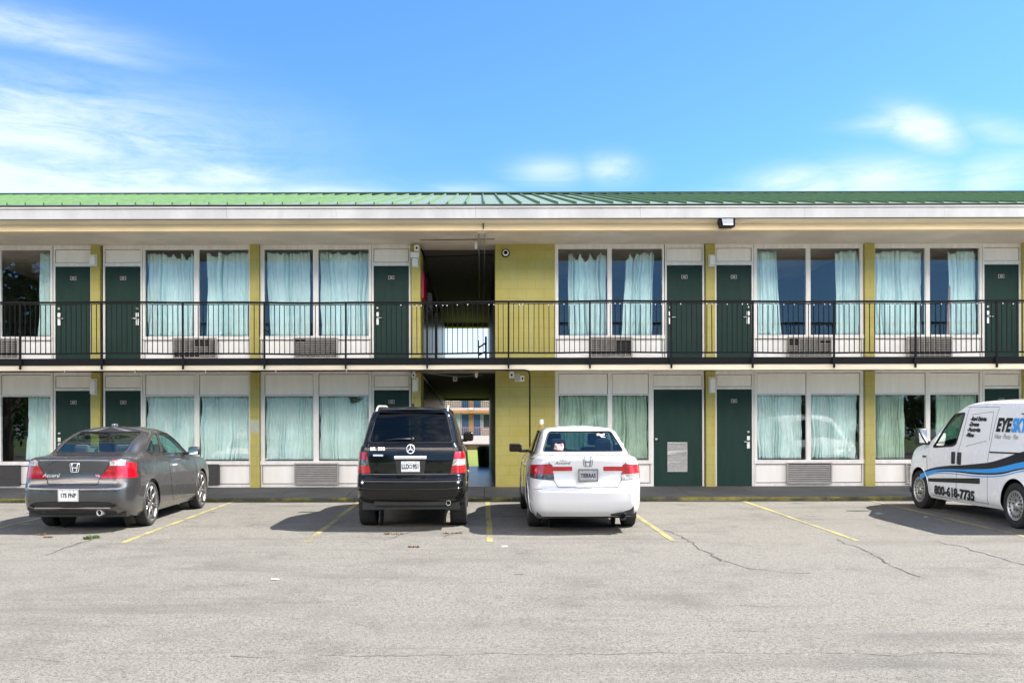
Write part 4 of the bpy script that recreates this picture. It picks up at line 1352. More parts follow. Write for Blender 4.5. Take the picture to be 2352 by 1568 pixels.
def wheel(car, x, y, side, R_=.33, rim_r=.235, width=.215, style='alloy', rim_mat=None):
    """side +1 right, -1 left; wheel > tyre, rim"""
    s = side
    bm = bmesh.new()
    lathe(bm, [(x - s * width * .8, .001), (x - s * width * .8, rim_r * .9), (x - s * .10, rim_r * .9), (x - s * .095, .001)], 'x', 24, c=(0, y, R_))
    hubo = car.emit('wheel', bm, M['dark'])
    bm = bmesh.new(); w2 = width
    prof = [(x - s * w2, rim_r * .96), (x - s * w2, R_ * .93), (x - s * (w2 - .02), R_ * .985), (x - s * (w2 - .04), R_), (x - s * .04, R_), (x - s * .018, R_ * .985), (x - s * .002, R_ * .93), (x, R_ * .86), (x - s * .004, rim_r * 1.03), (x - s * .018, rim_r * .98)]
    lathe(bm, prof, 'x', 48, c=(0, y, R_))
    bmesh.ops.recalc_face_normals(bm, faces=bm.faces)
    car.emit('tyre', bm, M['rubber'], hubo)
    bm = bmesh.new()
    if style == 'alloy':
        lathe(bm, [(x - s * .016, rim_r * 1.0), (x - s * .006, rim_r * .985), (x - s * .010, rim_r * .94), (x - s * .05, rim_r * .90), (x - s * .09, rim_r * .88)], 'x', 48, c=(0, y, R_))
        for k in range(7):
            a = k * 2 * math.pi / 7
            for dlt in (-.085, .085):
                c1 = Vector((x - s * .03, y + math.sin(a + dlt * .4) * .05, R_ + math.cos(a + dlt * .4) * .05))
                c2 = Vector((x - s * .012, y + math.sin(a + dlt) * rim_r * .93, R_ + math.cos(a + dlt) * rim_r * .93))
                tube(bm, [c1, c1.lerp(c2, .5) - Vector((s * .01, 0, 0)), c2], [.017, .012, .013], 6)
        lathe(bm, [(x - s * .05, .07), (x - s * .02, .055), (x - s * .012, .04), (x - s * .012, .001)], 'x', 20, c=(0, y, R_))
    else:
        prof = [(x - s * .016, rim_r), (x - s * .004, rim_r * .98), (x - s * .010, rim_r * .93), (x - s * .035, rim_r * .90), (x - s * .022, rim_r * .80), (x - s * .018, rim_r * .68), (x - s * .03, rim_r * .55), (x - s * .055, rim_r * .42), (x - s * .03, rim_r * .3), (x - s * .028, rim_r * .27)]
        lathe(bm, prof, 'x', 48, c=(0, y, R_))
        lathe(bm, [(x - s * .055, rim_r * .28), (x - s * .008, rim_r * .22), (x - s * .004, .001)], 'x', 20, c=(0, y, R_))
    bmesh.ops.recalc_face_normals(bm, faces=bm.faces)
    rim = car.emit('rim', bm, rim_mat or M['alloy'], hubo)
    if style != 'alloy':
        bm = bmesh.new()
        for k in range(18):
            a = k * 2 * math.pi / 18; c = Vector((x - s * .013, y + math.sin(a) * rim_r * .74, R_ + math.cos(a) * rim_r * .74))
            t_ = Vector((0, math.cos(a), -math.sin(a))) * .011; r_ = Vector((0, math.sin(a), math.cos(a))) * .019
            bm.faces.new([bm.verts.new(c + p) for p in (t_ + r_, t_ - r_, -t_ - r_, -t_ + r_)])
        for k in range(5):
            a = k * 2 * math.pi / 5; lathe(bm, [(x - s * .03, .012), (x - s * .005, .009), (x - s * .004, .001)], 'x', 6, c=(0, y + math.sin(a) * rim_r * .36, R_ + math.cos(a) * rim_r * .36))
        car.emit('rim_holes', bm, M['dark'], hubo)
    return hubo


def arches(car, ys, Ra, zc, Ri, W, zr=None):
    """open the wheel arches and line them"""
    for y in ys:
        poly = [(y + Ra * math.cos(t), zc + Ra * math.sin(t)) for t in np.linspace(0, math.pi, 17)]
        poly = poly + [(y - Ra - .0, .0), (y + Ra + .0, .0)]
        for s in (1, -1):
            carve(car.bm, poly, 'side', lambda c, n_, s=s: c.x * s > .45 and abs(n_.x) > .25).free()
            lin = bmesh.new(); lip = bmesh.new(); last = None
            for t in np.linspace(-.3, math.pi + .3, 22):
                p = (y + (Ra + .004) * math.cos(t), zc + (Ra + .004) * math.sin(t))
                cur = [lin.verts.new((s * xx, p[0], p[1])) for xx in (W - .055, W - .36)]
                if last: lin.faces.new((last[0], last[1], cur[1], cur[0]))
                last = cur
            ring = [lin.verts.new((s * (W - .36), y + Ra * 1.05 * math.cos(t), zc + Ra * 1.05 * math.sin(t))) for t in np.linspace(0, 2 * math.pi, 20, endpoint=False)]
            lin.faces.new(ring)
            pts = []
            for t in np.linspace(-.25, math.pi + .25, 40):
                a, b = y + (Ra + .008) * math.cos(t), zc + (Ra + .008) * math.sin(t)
                h, n_ = car.hit('right' if s > 0 else 'left', a, b, 0)
                if h is not None and abs(h.x) > .6: pts.append(h)
            if len(pts) > 3: tube(lip, pts, .010, 6)
            L_ = car.emit('wheel_arch_liner', lin, M['trim'])
            car.emit('wheel_arch_lip', lip, car.paint, L_)


def carpaint(name, col, rough=.28, metal=0.0, coat=1.0, flake=False, spec=.5):
    m_ = mat(name, col, rough, metal, spec, coat)
    gg = G(m_.node_tree); b = gg.n['Principled BSDF']
    tc = gg.add('ShaderNodeTexCoord').outputs['Object']
    n = gg.noise(tc, 2.2, 5, .65)
    gg.l.new(gg.m('ADD', rough, gg.m('MULTIPLY', gg.m('SUBTRACT', n, .45), .25)), b.inputs['Roughness'])
    # road dust low on the body
    sp = gg.add('ShaderNodeSeparateXYZ'); gg.l.new(tc, sp.inputs[0])
    low = gg.m('MULTIPLY', gg.m('SUBTRACT', .55, sp.outputs[2]), 2.0, clamp=True)
    dn = gg.m('MULTIPLY', low, gg.m('MULTIPLY', gg.noise(tc, 5, 5, .7), .45), clamp=True)
    geo_ = gg.add('ShaderNodeNewGeometry')
    base = gg.mix(dn, c4(col), (.26, .23, .19, 1))
    base = gg.mix(geo_.outputs['Backfacing'], base, (.03, .03, .03, 1))
    gg.l.new(base, b.inputs['Base Color'])
    return m_


M['trim'] = mat('black_trim', (.018, .018, .018), .5, var=.3, vscale=9)
M['gap'] = mat('panel_gap', (.008, .008, .008), .7)
M['alloy'] = mat('alloy', (.30, .29, .28), .35, metal=.8, var=.3, vscale=12)
M['steel_rim'] = mat('steel_rim', (.52, .52, .50), .4, metal=.7, var=.25, vscale=14)
M['seat'] = mat('seat_cloth', (.06, .055, .05), .85)
M['seat_beige'] = mat('seat_beige', (.30, .28, .23), .85)
M['red_lamp'] = mat('red_lamp', (.46, .004, .014), .16, coat=1, var=.35, vscale=16, dark=(.30, .002, .008))
M['clear_lamp'] = mat('clear_lamp', (.62, .58, .55), .12, coat=1, var=.45, vscale=26, dark=(.22, .2, .19))
M['smoke_lamp'] = mat('smoke_lamp', (.16, .14, .13), .12, coat=1, var=.6, vscale=22, dark=(.02, .02, .02))
M['plate_white'] = mat('plate_white', (.76, .76, .74), .45)
M['plate_grey'] = mat('plate_grey', (.38, .38, .40), .45, var=.2, vscale=20)
M['ink'] = mat('ink', (.015, .015, .02), .6)
M['badge'] = mat('badge_chrome', (.85, .85, .85), .22, metal=.7)
M['badge_dark'] = mat('badge_grey', (.25, .26, .28), .25, metal=.8)
M['mirror_glass'] = mat('mirror_glass', (.75, .85, .88), .05, metal=1)
M['sunshade'] = mat('sunshade', (.62, .72, .74), .6, var=.2, vscale=9)
M['cab_glass'] = glass('cab_glass', (.42, .60, .55), refl=.05, gain=1.2)
M['cab_glass_clear'] = glass('cab_glass_clear', (.78, .93, .87), refl=.05, gain=1.2)
M['tinted_glass'] = glass('tinted_glass', (.03, .03, .03), refl=.0, gain=1.1)
for n_ in M['tinted_glass'].node_tree.nodes:
    if n_.type == 'BSDF_GLOSSY': n_.inputs[0].default_value = (1, .90, .78, 1)
M['tint_mid'] = glass('tint_mid', (.34, .46, .46), refl=.02, gain=1.0)


def plate(car, x, z, w, h, view_y, lines, fld, ink, frame=None, name='licence_plate'):
    """flat registration plate on the rear at lateral x, height z"""
    y = view_y
    bm = bmesh.new(); box(bm, x - w / 2, x + w / 2, y - .008, y, z - h / 2, z + h / 2, bev=.006)
    p = car.emit(name, bm, fld)
    if frame:
        bm = bmesh.new(); t = .012
        for q in ((x - w / 2 - t, x + w / 2 + t, z + h / 2 - .004, z + h / 2 + t), (x - w / 2 - t, x + w / 2 + t, z - h / 2 - t, z - h / 2 + .004), (x - w / 2 - t, x - w / 2 + .004, z - h / 2, z + h / 2), (x + w / 2 - .004, x + w / 2 + t, z - h / 2, z + h / 2)):
            box(bm, q[0], q[1], y - .014, y + .004, q[2], q[3])
        car.emit('plate_frame', bm, frame, p)
    bm = bmesh.new()
    for (txt, cx, cz, size, sx) in lines:
        V, F = text_geom(txt, size, .004 * size / .1, 0, sx, 'CENTER')
        vs = [bm.verts.new((x + cx + a, y - .0095, z + cz + b)) for a, b, c in V]
        for f in F: bm.faces.new([vs[i] for i in f])
    for sx_ in (-.09, .09): lathe(bm, [(y - .008, .007), (y - .012, .006), (y - .012, .001)], 'y', 8, c=(x + sx_, 0, z + h / 2 - .016))
    car.emit('plate_text', bm, ink, p)
    return p


def loft_seat(bm, x, y, z, w=.5, h=.62, recl=.12, head=True):
    box(bm, x - w / 2, x + w / 2, y, y + .5, z - .02, z + .14, bev=.04)
    box(bm, x - w / 2, x + w / 2, y - .13, y + .05, z + .1, z + h, bev=.05)
    if head: box(bm, x - .13, x + .13, y - .16, y - .04, z + h + .03, z + h + .22, bev=.05)


def emblem_h(car, x, z, s, m, view='rear'):
    """rounded trapezium badge with an H"""
    bm = bmesh.new()
    w, h = .062 * s, .05 * s
    ring = rpoly([(x - w * .8, z - h), (x + w * .8, z - h), (x + w, z + h), (x - w, z + h)], .02 * s)
    car.trace(bm, ring, view, r=.0042 * s, off=.004, step=.01)
    for sg in (-1, 1):
        car.trace(bm, [(x + sg * w * .38, z - h * .85), (x + sg * w * .62, z + h * .85)], view, r=.0075 * s, closed=False, off=.006, step=.01)
    car.trace(bm, [(x - w * .4, z), (x + w * .4, z)], view, r=.006 * s, closed=False, off=.006, step=.01)
    return car.emit('emblem', bm, m)


def bbox_shell(car, x, y0, y1, z0, z1, m=None):
    bm = bmesh.new(); box(bm, -x, x, y0, y1, z0, z1); car.emit('underbody', bm, M['trim'])


# ---------- grey coupe
P_GREY = carpaint('paint_grey', (.085, .085, .088), .28, metal=.75, coat=1)
Zg = ground_z(15.8)
def place_z(yrear, yaxle):
    return None
SL = math.atan(.03)
def car_loc(X, Y): return (X, Y, ground_z(Y))

def B(y, r, wf=None): pass

WFG = [(0, .93), (.5, .985), (1.1, 1.0), (2.3, .985), (3.6, .99), (4.2, .97), (4.85, .90)]
LG = [
 dict(yr=.14, yf=4.72, w=.84, z=[(.1, .29), (.7, .20), (4.1, .19), (4.8, .22)], rr=(.22, .34), wf=WFG, br=.07),
 dict(yr=.03, yf=4.82, w=.90, z=[(.0, .36), (.7, .30), (4.1, .30), (4.85, .34)], rr=(.22, .36), wf=WFG, br=.07),
 dict(yr=.00, yf=4.85, w=.918, z=[(.0, .50), (.8, .46), (4.1, .46), (4.85, .5)], rr=(.22, .36), wf=WFG, br=.07),
 dict(yr=.01, yf=4.84, w=.922, z=[(.0, .645), (.8, .62), (4.1, .6), (4.85, .6)], rr=(.22, .38), wf=WFG, br=.07),
 dict(yr=.05, yf=4.83, w=.922, z=[(.0, .675), (.8, .70), (4.1, .66), (4.85, .65)], rr=(.22, .38), wf=WFG, br=.06),
 dict(yr=.10, yf=4.80, w=.912, z=[(.0, .87), (.8, .86), (2.5, .82), (4.1, .76), (4.85, .70)], rr=(.24, .42), wf=WFG, br=.05),
 dict(yr=.10, yf=4.70, w=.885, z=[(.0, 1.045), (.8, .985), (2.5, .93), (4.1, .85), (4.75, .76)], rr=(.28, .50), wf=WFG, br=.05),
 dict(yr=.15, yf=4.55, w=.865, z=[(.0, 1.085), (.8, 1.02), (2.5, .95), (4.1, .89), (4.6, .82)], rr=(.30, .55), wf=WFG, br=.04),
 dict(yr=.62, yf=3.75, w=.795, z=[(.5, 1.11), (.9, 1.08), (1.6, 1.03), (2.8, .98), (3.8, 1.0)], rr=(.22, .55), rf=(.35, .35), br=.05),
 dict(yr=1.04, yf=3.15, w=.725, z=[(1.0, 1.27), (1.6, 1.25), (2.6, 1.23), (3.2, 1.25)], rr=(.17, .42), rf=(.3, .3), br=.05),
 dict(yr=1.46, yf=2.72, w=.665, z=[(1.4, 1.375), (2.1, 1.385), (2.8, 1.37)], rr=(.14, .25), rf=(.2, .25), br=.04),
 dict(yr=1.60, yf=2.60, w=.60, z=[(1.4, 1.415), (2.1, 1.425), (2.8, 1.405)], rr=(.12, .2), rf=(.2, .25), br=.04),
]
c = Car('grey_coupe', 'dark grey two door coupe with white plate, leftmost parked car', 'car', car_loc(-6.58, 14.68), (SL, 0, R(-.6)), LG, .065, P_GREY)
gap = bmesh.new()
rearw = rpoly([(-.60, 1.118), (.60, 1.118), (.565, 1.405), (-.565, 1.405)], .05)
isr = lambda c_, n_: c_.y < 1.75 and n_.y < .2 and c_.z > 1.1
gl = carve(c.bm, rearw, 'rear', isr); c.emit('rear_window', shift(gl, -.004), M['cab_glass_clear'], smooth=True)
c.trace(gap, rearw, 'rear', .011)
# windscreen
fw_ = rpoly([(-.62, 3.68), (.62, 3.68), (.50, 2.80), (-.50, 2.80)], .05)
gl = carve(c.bm, fw_, 'top', lambda c_, n_: c_.z > .95 and n_.z > .2); c.emit('windshield', shift(gl, -.004), M['cab_glass_clear'], smooth=True)
doorg = rpoly([(1.96, 1.045), (3.30, 1.015), (3.05, 1.14), (2.62, 1.34), (2.25, 1.385), (2.02, 1.385)], .03)
quart = rpoly([(1.22, 1.135), (1.48, 1.06), (1.90, 1.045), (1.95, 1.375), (1.70, 1.35)], .035)
for s, vw in ((1, 'right'), (-1, 'left')):
    for nm, pl_ in (('door_window', doorg), ('quarter_window', quart)):
        gl = carve(c.bm, pl_, 'side', lambda c_, n_, s=s: c_.x * s > .3 and n_.x * s > .15)
        c.emit(nm, shift(gl, -.004), M['cab_glass'], smooth=True)
        c.trace(gap, pl_, vw, .012)
    # door shut lines, fuel side line
    c.trace(gap, [(2.02, 1.03), (2.0, .80), (2.08, .45), (2.2, .30), (3.45, .28), (3.52, .6), (3.42, .97)], vw, .0045, False)
    c.trace(gap, [(1.1 + .37, .62), (1.0, .70), (.62, .68), (.38, .66)], vw, .003, False)
# lamps
def mirror(poly): return [(-a, b) for a, b in poly][::-1]
lampR = rpoly([(.43, .775), (.93, .775), (.93, .965), (.62, 1.05)], .02)
isb = lambda c_, n_: c_.y < .47 and n_.y < .35
for pl_ in (lampR, mirror(lampR)):
    gl = carve(c.bm, pl_, 'rear', isb); L_ = c.emit('tail_light', shift(gl, .004), M['red_lamp'], smooth=True)
    c.trace(gap, pl_, 'rear', .005)
    bm = bmesh.new(); s = 1 if pl_[0][0] > 0 or sum(p[0] for p in pl_) > 0 else -1
    V, F_ = grid_patch([[(s * (.58 + .05 * j), .955 + i * .035) for j in range(5)] for i in range(3)])
    c.decal(bm, V, F_, lambda x, y: (x, y), 'rear', .008)
    c.emit('reverse_lens', bm, M['clear_lamp'], L_, True)
# boot lid seam, bumper line, chin
lid = [(-.61, 1.06), (-.56, .95), (-.43, .775), (-.40, .70), (.40, .70), (.43, .775), (.56, .95), (.61, 1.06)]
c.trace(gap, lid, 'rear', .006, False)
c.trace(gap, [(-.61, 1.06), (-.62, 1.085)], 'rear', .006, False)
c.trace(gap, [(-.85, .60), (-.4, .60), (.4, .60), (.85, .60)], 'rear', .003, False)
c.emit('panel_gap', gap, M['gap'])
hl = bmesh.new(); c.trace(hl, [(-.40, .692), (.40, .692), (.43, .765)], 'rear', .004, False, off=.002); c.emit('lid_edge', hl, c.paint)
chin = [(-.72, .40), (-.60, .445), (-.3, .462), (.3, .462), (.60, .445), (.72, .40), (.62, .36), (-.62, .36)]
gl = carve(c.bm, rpoly(chin, .03), 'rear', lambda c_, n_: c_.y < .4); c.emit('bumper_insert', shift(gl, -.02), M['trim'], smooth=True)
bm = bmesh.new(); box(bm, -.62, .62, .05, .30, .335, .372, bev=.01); c.emit('bumper_lip', bm, c.paint)
plate(c, -.03, .55, .30, .152, -.012, [('175 FNP', 0, -.032, .085, .84), ('· · · · · ·', 0, .045, .03, 1), ('· · · · ·', 0, -.066, .022, 1)], M['plate_white'], M['ink'], M['badge'])
emblem_h(c, 0.03, .93, 1.25, M['badge'])
c.text('badge_text', 'Accord', 'rear', -.50, .80, .075, M['badge'], 1.25, .001, .35, off=.006)
c.text('engine_badge', 'V6', 'rear', .36, .80, .05, mat('badge_red', (.7, .25, .35), .3), 1.3, .001, off=.006)
arches(c, (1.10, 3.84), .375, .335, .33, .905)
for y in (1.10, 3.84):
    for s in (1, -1): wheel(c, s * .905, y, s, .336, .272)
# mirror, handle, aerial, exhaust
for s in (1, -1):
    bm = bmesh.new(); box(bm, s * 1.0 - .11, s * 1.0 + .11, 3.02, 3.16, .98, 1.12, bev=.045); box(bm, s * .84 - .08, s * .84 + .08, 3.06, 3.13, .985, 1.03, bev=.02)
    mi_ = c.emit('wing_mirror', bm, M['trim'], smooth=True)
    bm = bmesh.new(); box(bm, s * 1.0 - .085, s * 1.0 + .085, 3.012, 3.019, .995, 1.105); c.emit('mirror_glass', bm, M['mirror_glass'], mi_)
    bm = bmesh.new(); h0, n0 = c.hit('right' if s > 0 else 'left', 2.2, .86, .02)
    box(bm, h0.x - .018, h0.x + .018, 2.10, 2.32, .845, .875, bev=.01); c.emit('door_handle', bm, M['badge'])
bm = bmesh.new(); box(bm, -.03, .03, 1.70, 1.86, 1.48, 1.53, bev=.015); c.emit('aerial_fin', bm, M['badge_dark'], smooth=True)
bm = bmesh.new(); lathe(bm, [(.25, .042), (.06, .045), (.055, .038), (.22, .036)], 'y', 20, c=(.43, 0, .295)); c.emit('exhaust_pipe', bm, M['steel'])
bm = bmesh.new(); lathe(bm, [(.10, .037), (.10, .001)], 'y', 16, c=(.43, 0, .295)); c.emit('exhaust_bore', bm, M['dark'])
bm = bmesh.new(); box(bm, .30, .70, .25, .6, .24, .34, bev=.04); c.emit('silencer', bm, mat('rust', (.30, .14, .06), .7, metal=.4, var=.4, vscale=20))
bbox_shell(c, .80, .25, 4.5, .22, .30)
bm = bmesh.new(); box(bm, -.70, .70, .66, 1.35, .98, 1.02); box(bm, -.72, .72, 3.1, 3.7, .8, .93, bev=.05); box(bm, -.72, .72, 1.3, 3.1, .3, .36); c.emit('cabin_trim', bm, M['seat'])
bm = bmesh.new(); loft_seat(bm, -.36, 1.35, .45, .6, .55); loft_seat(bm, .36, 1.35, .45, .6, .55); loft_seat(bm, -.36, 2.35, .42, .5, .62); loft_seat(bm, .36, 2.35, .42, .5, .62); c.emit('seat', bm, M['seat'])
bm = bmesh.new()
vs = [bm.verts.new(p) for p in ((-.45, 3.05, 1.02), (.50, 3.05, 1.02), (.45, 2.85, 1.17), (-.40, 2.85, 1.20))]; bm.faces.new(vs)
box(bm, -.42, .30, .70, .92, 1.022, 1.06, bev=.015); c.emit('sunshade', bm, M['sunshade'])
c.finish()

# ---------- white sedan
P_WHITE = carpaint('paint_white', (.60, .60, .60), .22, coat=1)
WFW = [(0, .90), (.5, .975), (1.13, 1.0), (2.4, .99), (3.9, .985), (4.4, .95), (4.95, .86)]
LW = [
 dict(yr=.12, yf=4.85, w=.83, z=[(.0, .255), (.8, .20), (4.2, .19), (4.9, .20)], rr=(.20, .34), wf=WFW, br=.07),
 dict(yr=.03, yf=4.92, w=.895, z=[(.0, .34), (.8, .30), (4.2, .30), (4.95, .32)], rr=(.20, .36), wf=WFW, br=.07),
 dict(yr=.00, yf=4.95, w=.918, z=[(.0, .46), (.8, .45), (4.2, .45), (4.95, .48)], rr=(.20, .36), wf=WFW, br=.07),
 dict(yr=.00, yf=4.94, w=.922, z=[(.0, .60), (.8, .60), (4.2, .6), (4.95, .6)], rr=(.20, .36), wf=WFW, br=.07),
 dict(yr=.05, yf=4.92, w=.922, z=[(.0, .645), (.8, .68), (4.2, .66), (4.95, .65)], rr=(.22, .38), wf=WFW, br=.06),
 dict(yr=.10, yf=4.88, w=.912, z=[(.0, .86), (.8, .86), (2.5, .84), (4.2, .78), (4.9, .72)], rr=(.24, .42), wf=WFW, br=.05),
 dict(yr=.09, yf=4.75, w=.88, z=[(.0, 1.04), (.8, 1.00), (2.5, .96), (4.2, .88), (4.8, .80)], rr=(.28, .50), wf=WFW, br=.05),
 dict(yr=.14, yf=4.60, w=.855, z=[(.0, 1.082), (.8, 1.04), (2.5, .98), (4.2, .92), (4.7, .86)], rr=(.30, .55), wf=WFW, br=.04),
 dict(yr=.56, yf=3.85, w=.80, z=[(.5, 1.12), (.9, 1.08), (1.6, 1.03), (2.9, 1.0), (3.9, 1.02)], rr=(.22, .50), rf=(.35, .35), br=.05),
 dict(yr=.95, yf=3.25, w=.71, z=[(.9, 1.27), (1.6, 1.25), (2.7, 1.24), (3.3, 1.26)], rr=(.17, .36), rf=(.3, .3), br=.05),
 dict(yr=1.30, yf=2.80, w=.615, z=[(1.2, 1.41), (2.1, 1.43), (2.9, 1.41)], rr=(.14, .22), rf=(.2, .25), br=.04),
 dict(yr=1.44, yf=2.68, w=.55, z=[(1.3, 1.445), (2.1, 1.455), (2.9, 1.43)], rr=(.12, .2), rf=(.2, .25), br=.04),
]
c = Car('white_sedan', 'white four door sedan with grey plate, parked beside the black car', 'car', car_loc(1.70, 14.45), (SL, 0, 0), LW, .035, P_WHITE)
gap = bmesh.new()
rearw = rpoly([(-.665, 1.128), (.665, 1.128), (.535, 1.405), (-.535, 1.405)], .045)
gl = carve(c.bm, rearw, 'rear', lambda c_, n_: c_.y < 1.6 and n_.y < .2 and c_.z > 1.1); c.emit('rear_window', shift(gl, -.004), M['tint_mid'], smooth=True)
c.trace(gap, rearw, 'rear', .010)
gl = carve(c.bm, rpoly([(-.62, 3.78), (.62, 3.78), (.50, 2.88), (-.50, 2.88)], .05), 'top', lambda c_, n_: c_.z > .95 and n_.z > .2); c.emit('windshield', shift(gl, -.004), M['cab_glass'], smooth=True)
g1 = rpoly([(1.18, 1.14), (1.40, 1.075), (2.22, 1.055), (2.22, 1.40), (1.62, 1.385)], .03)
g2 = rpoly([(2.30, 1.055), (3.42, 1.04), (2.75, 1.37), (2.30, 1.40)], .03)
for s, vw in ((1, 'right'), (-1, 'left')):
    for nm, pl_ in (('rear_door_window', g1), ('door_window', g2)):
        gl = carve(c.bm, pl_, 'side', lambda c_, n_, s=s: c_.x * s > .3 and n_.x * s > .15)
        c.emit(nm, shift(gl, -.004), M['tint_mid'], smooth=True)
        c.trace(gap, pl_, vw, .012)
    c.trace(gap, [(1.28, 1.03), (1.35, .8), (1.55, .55), (1.60, .30), (3.55, .28), (3.62, .6), (3.52, 1.0)], vw, .0045, False)
    c.trace(gap, [(2.27, 1.04), (2.27, .30)], vw, .0045, False)
    c.trace(gap, [(1.45, .86), (3.5, .82)], vw, .003, False)
outR = rpoly([(.535, .755), (.93, .775), (.93, .945), (.60, .975), (.56, .96)], .02)
inR = rpoly([(.25, .886), (.568, .883), (.60, .938), (.25, .940)], .012)
inch = rpoly([(.25, .862), (.56, .858), (.563, .876), (.25, .880)], .005)
for pl_ in (outR, mirror(outR)):
    s = 1 if sum(p[0] for p in pl_) > 0 else -1
    gl = carve(c.bm, pl_, 'rear', lambda c_, n_: c_.y < .55 and n_.y < .35)
    low = carve(gl, [(-2, .70), (2, .70), (2, .843 if s > 0 else .825), (-2, .825 if s > 0 else .843)], 'rear', lambda c_, n_: True)
    L_ = c.emit('tail_light', shift(gl, .006), M['red_lamp'], smooth=True)
    c.emit('reverse_lens', shift(low, .006), M['clear_lamp'] if s > 0 else M['smoke_lamp'], L_, True)
    c.trace(gap, pl_, 'rear', .006)
for pl_ in (inR, mirror(inR)):
    gl = carve(c.bm, pl_, 'rear', lambda c_, n_: c_.y < .6); c.emit('lid_light', shift(gl, .006), M['red_lamp'], smooth=True); c.trace(gap, pl_, 'rear', .004)
for pl_ in (inch, mirror(inch)):
    gl = carve(c.bm, pl_, 'rear', lambda c_, n_: c_.y < .6, keep=True); c.emit('chrome_strip', shift(gl, .008), M['badge'], smooth=True)
c.trace(gap, [(-.62, 1.0), (-.60, .98), (-.545, .76), (-.47, .655), (.47, .655), (.545, .76), (.60, .98), (.62, 1.0)], 'rear', .0055, False)
c.trace(gap, [(-.85, .62), (-.72, .63)], 'rear', .003, False)
c.emit('panel_gap', gap, M['gap'])
# plate recess, plate
bm = bmesh.new(); c.decal(bm, *grid_patch([[(-.20 + .1 * j, .70 + .06 * i) for j in range(5)] for i in range(5)]), lambda x, y: (x, y), 'rear', .003); c.emit('plate_recess', bm, mat('recess_white', (.55, .55, .53), .5))
plate(c, .0, .825, .29, .15, .055, [('TIERRA5', 0, -.03, .078, .82), ('· · · · ·', 0, .045, .03, 1), ('- - - - - -', 0, -.062, .026, 1)], M['plate_grey'], M['ink'], M['badge_dark'])
emblem_h(c, 0, 1.01, 1.3, M['badge_dark'])
c.text('badge_text', 'Accord', 'rear', -.52, .975, .055, M['badge_dark'], 1.4, .001, .35, off=.006)
c.text('trim_badge', 'EX-L', 'rear', -.44, 1.02, .04, M['badge_dark'], 1.3, .0006, 0, off=.006)
arches(c, (1.13, 3.93), .365, .325, .325, .905)
for y in (1.13, 3.93):
    for s in (1, -1): wheel(c, s * .905, y, s, .322, .215)
for s in (1, -1):
    xm = -1.03 if s < 0 else .92
    bm = bmesh.new(); box(bm, xm - .12, xm + .12, 3.08, 3.20, 1.03, 1.17, bev=.03); box(bm, s * .88 - .09, s * .88 + .09, 3.11, 3.18, 1.02, 1.07, bev=.02)
    mi_ = c.emit('wing_mirror', bm, M['trim'] if s < 0 else P_WHITE, smooth=True)
    bm = bmesh.new(); box(bm, xm - .09, xm + .09, 3.07, 3.079, 1.045, 1.155); c.emit('mirror_glass', bm, M['tinted_glass'], mi_)
    for yy in (1.75, 2.75):
        bm = bmesh.new(); h0, n0 = c.hit('right' if s > 0 else 'left', yy, .90, .02)
        box(bm, h0.x - .018, h0.x + .018, yy - .11, yy + .11, .885, .915, bev=.01); c.emit('door_handle', bm, P_WHITE)
bm = bmesh.new(); lathe(bm, [(.35, .05), (.02, .055), (.015, .05), (.3, .045), (.3, .001)], 'y', 18, c=(.55, 0, .255)); c.emit('exhaust_pipe', bm, M['trim'])
cut = rpoly([(.40, .22), (.70, .22), (.66, .33), (.55, .365), (.45, .33)], .02)
bm = bmesh.new(); box(bm, .36, .74, .10, .7, .25, .42, bev=.03); c.emit('silencer', bm, M['trim'])
bbox_shell(c, .80, .25, 4.6, .21, .30)
bm = bmesh.new(); box(bm, -.70, .70, .62, 1.15, 1.0, 1.04); box(bm, -.72, .72, 3.2, 3.8, .85, .97, bev=.05); box(bm, -.72, .72, 1.2, 3.2, .3, .36); c.emit('cabin_trim', bm, M['seat'])
bm = bmesh.new(); loft_seat(bm, -.38, 1.25, .5, .55, .58); loft_seat(bm, 0, 1.25, .5, .3, .55, head=False); loft_seat(bm, .38, 1.25, .5, .55, .58); loft_seat(bm, -.37, 2.3, .46, .5, .68); loft_seat(bm, .37, 2.3, .46, .5, .68); c.emit('seat', bm, M['seat'])
# plush toy on the shelf behind the glass, stickers
bm = bmesh.new(); bmesh.ops.create_icosphere(bm, subdivisions=3, radius=.075, matrix=Matrix.Translation((-.40, .80, 1.15)))
rt = random.Random(5)
for v_ in bm.verts: v_.co += v_.normal * rt.uniform(-.012, .02)
bmesh.ops.create_icosphere(bm, subdivisions=2, radius=.03, matrix=Matrix.Translation((-.45, .80, 1.215)))
bmesh.ops.create_icosphere(bm, subdivisions=2, radius=.03, matrix=Matrix.Translation((-.35, .80, 1.215)))
c.emit('plush_toy', bm, mat('plush', (.85, .72, .66), .9, var=.5, vscale=18, dark=(.4, .1, .1)), smooth=True)
bm = bmesh.new(); c.decal(bm, *grid_patch([[(.28 + .033 * j, 1.345 + .012 * i + .01 * math.sin(j * 2)) for j in range(5)] for i in range(3)]), lambda x, y: (x, y), 'rear', .002)
c.decal(bm, *grid_patch([[(.34 + .025 * j, 1.322 + .006 * i) for j in range(4)] for i in range(2)]), lambda x, y: (x, y), 'rear', .002)
c.emit('sticker', bm, M['plate_white'])
c.finish()

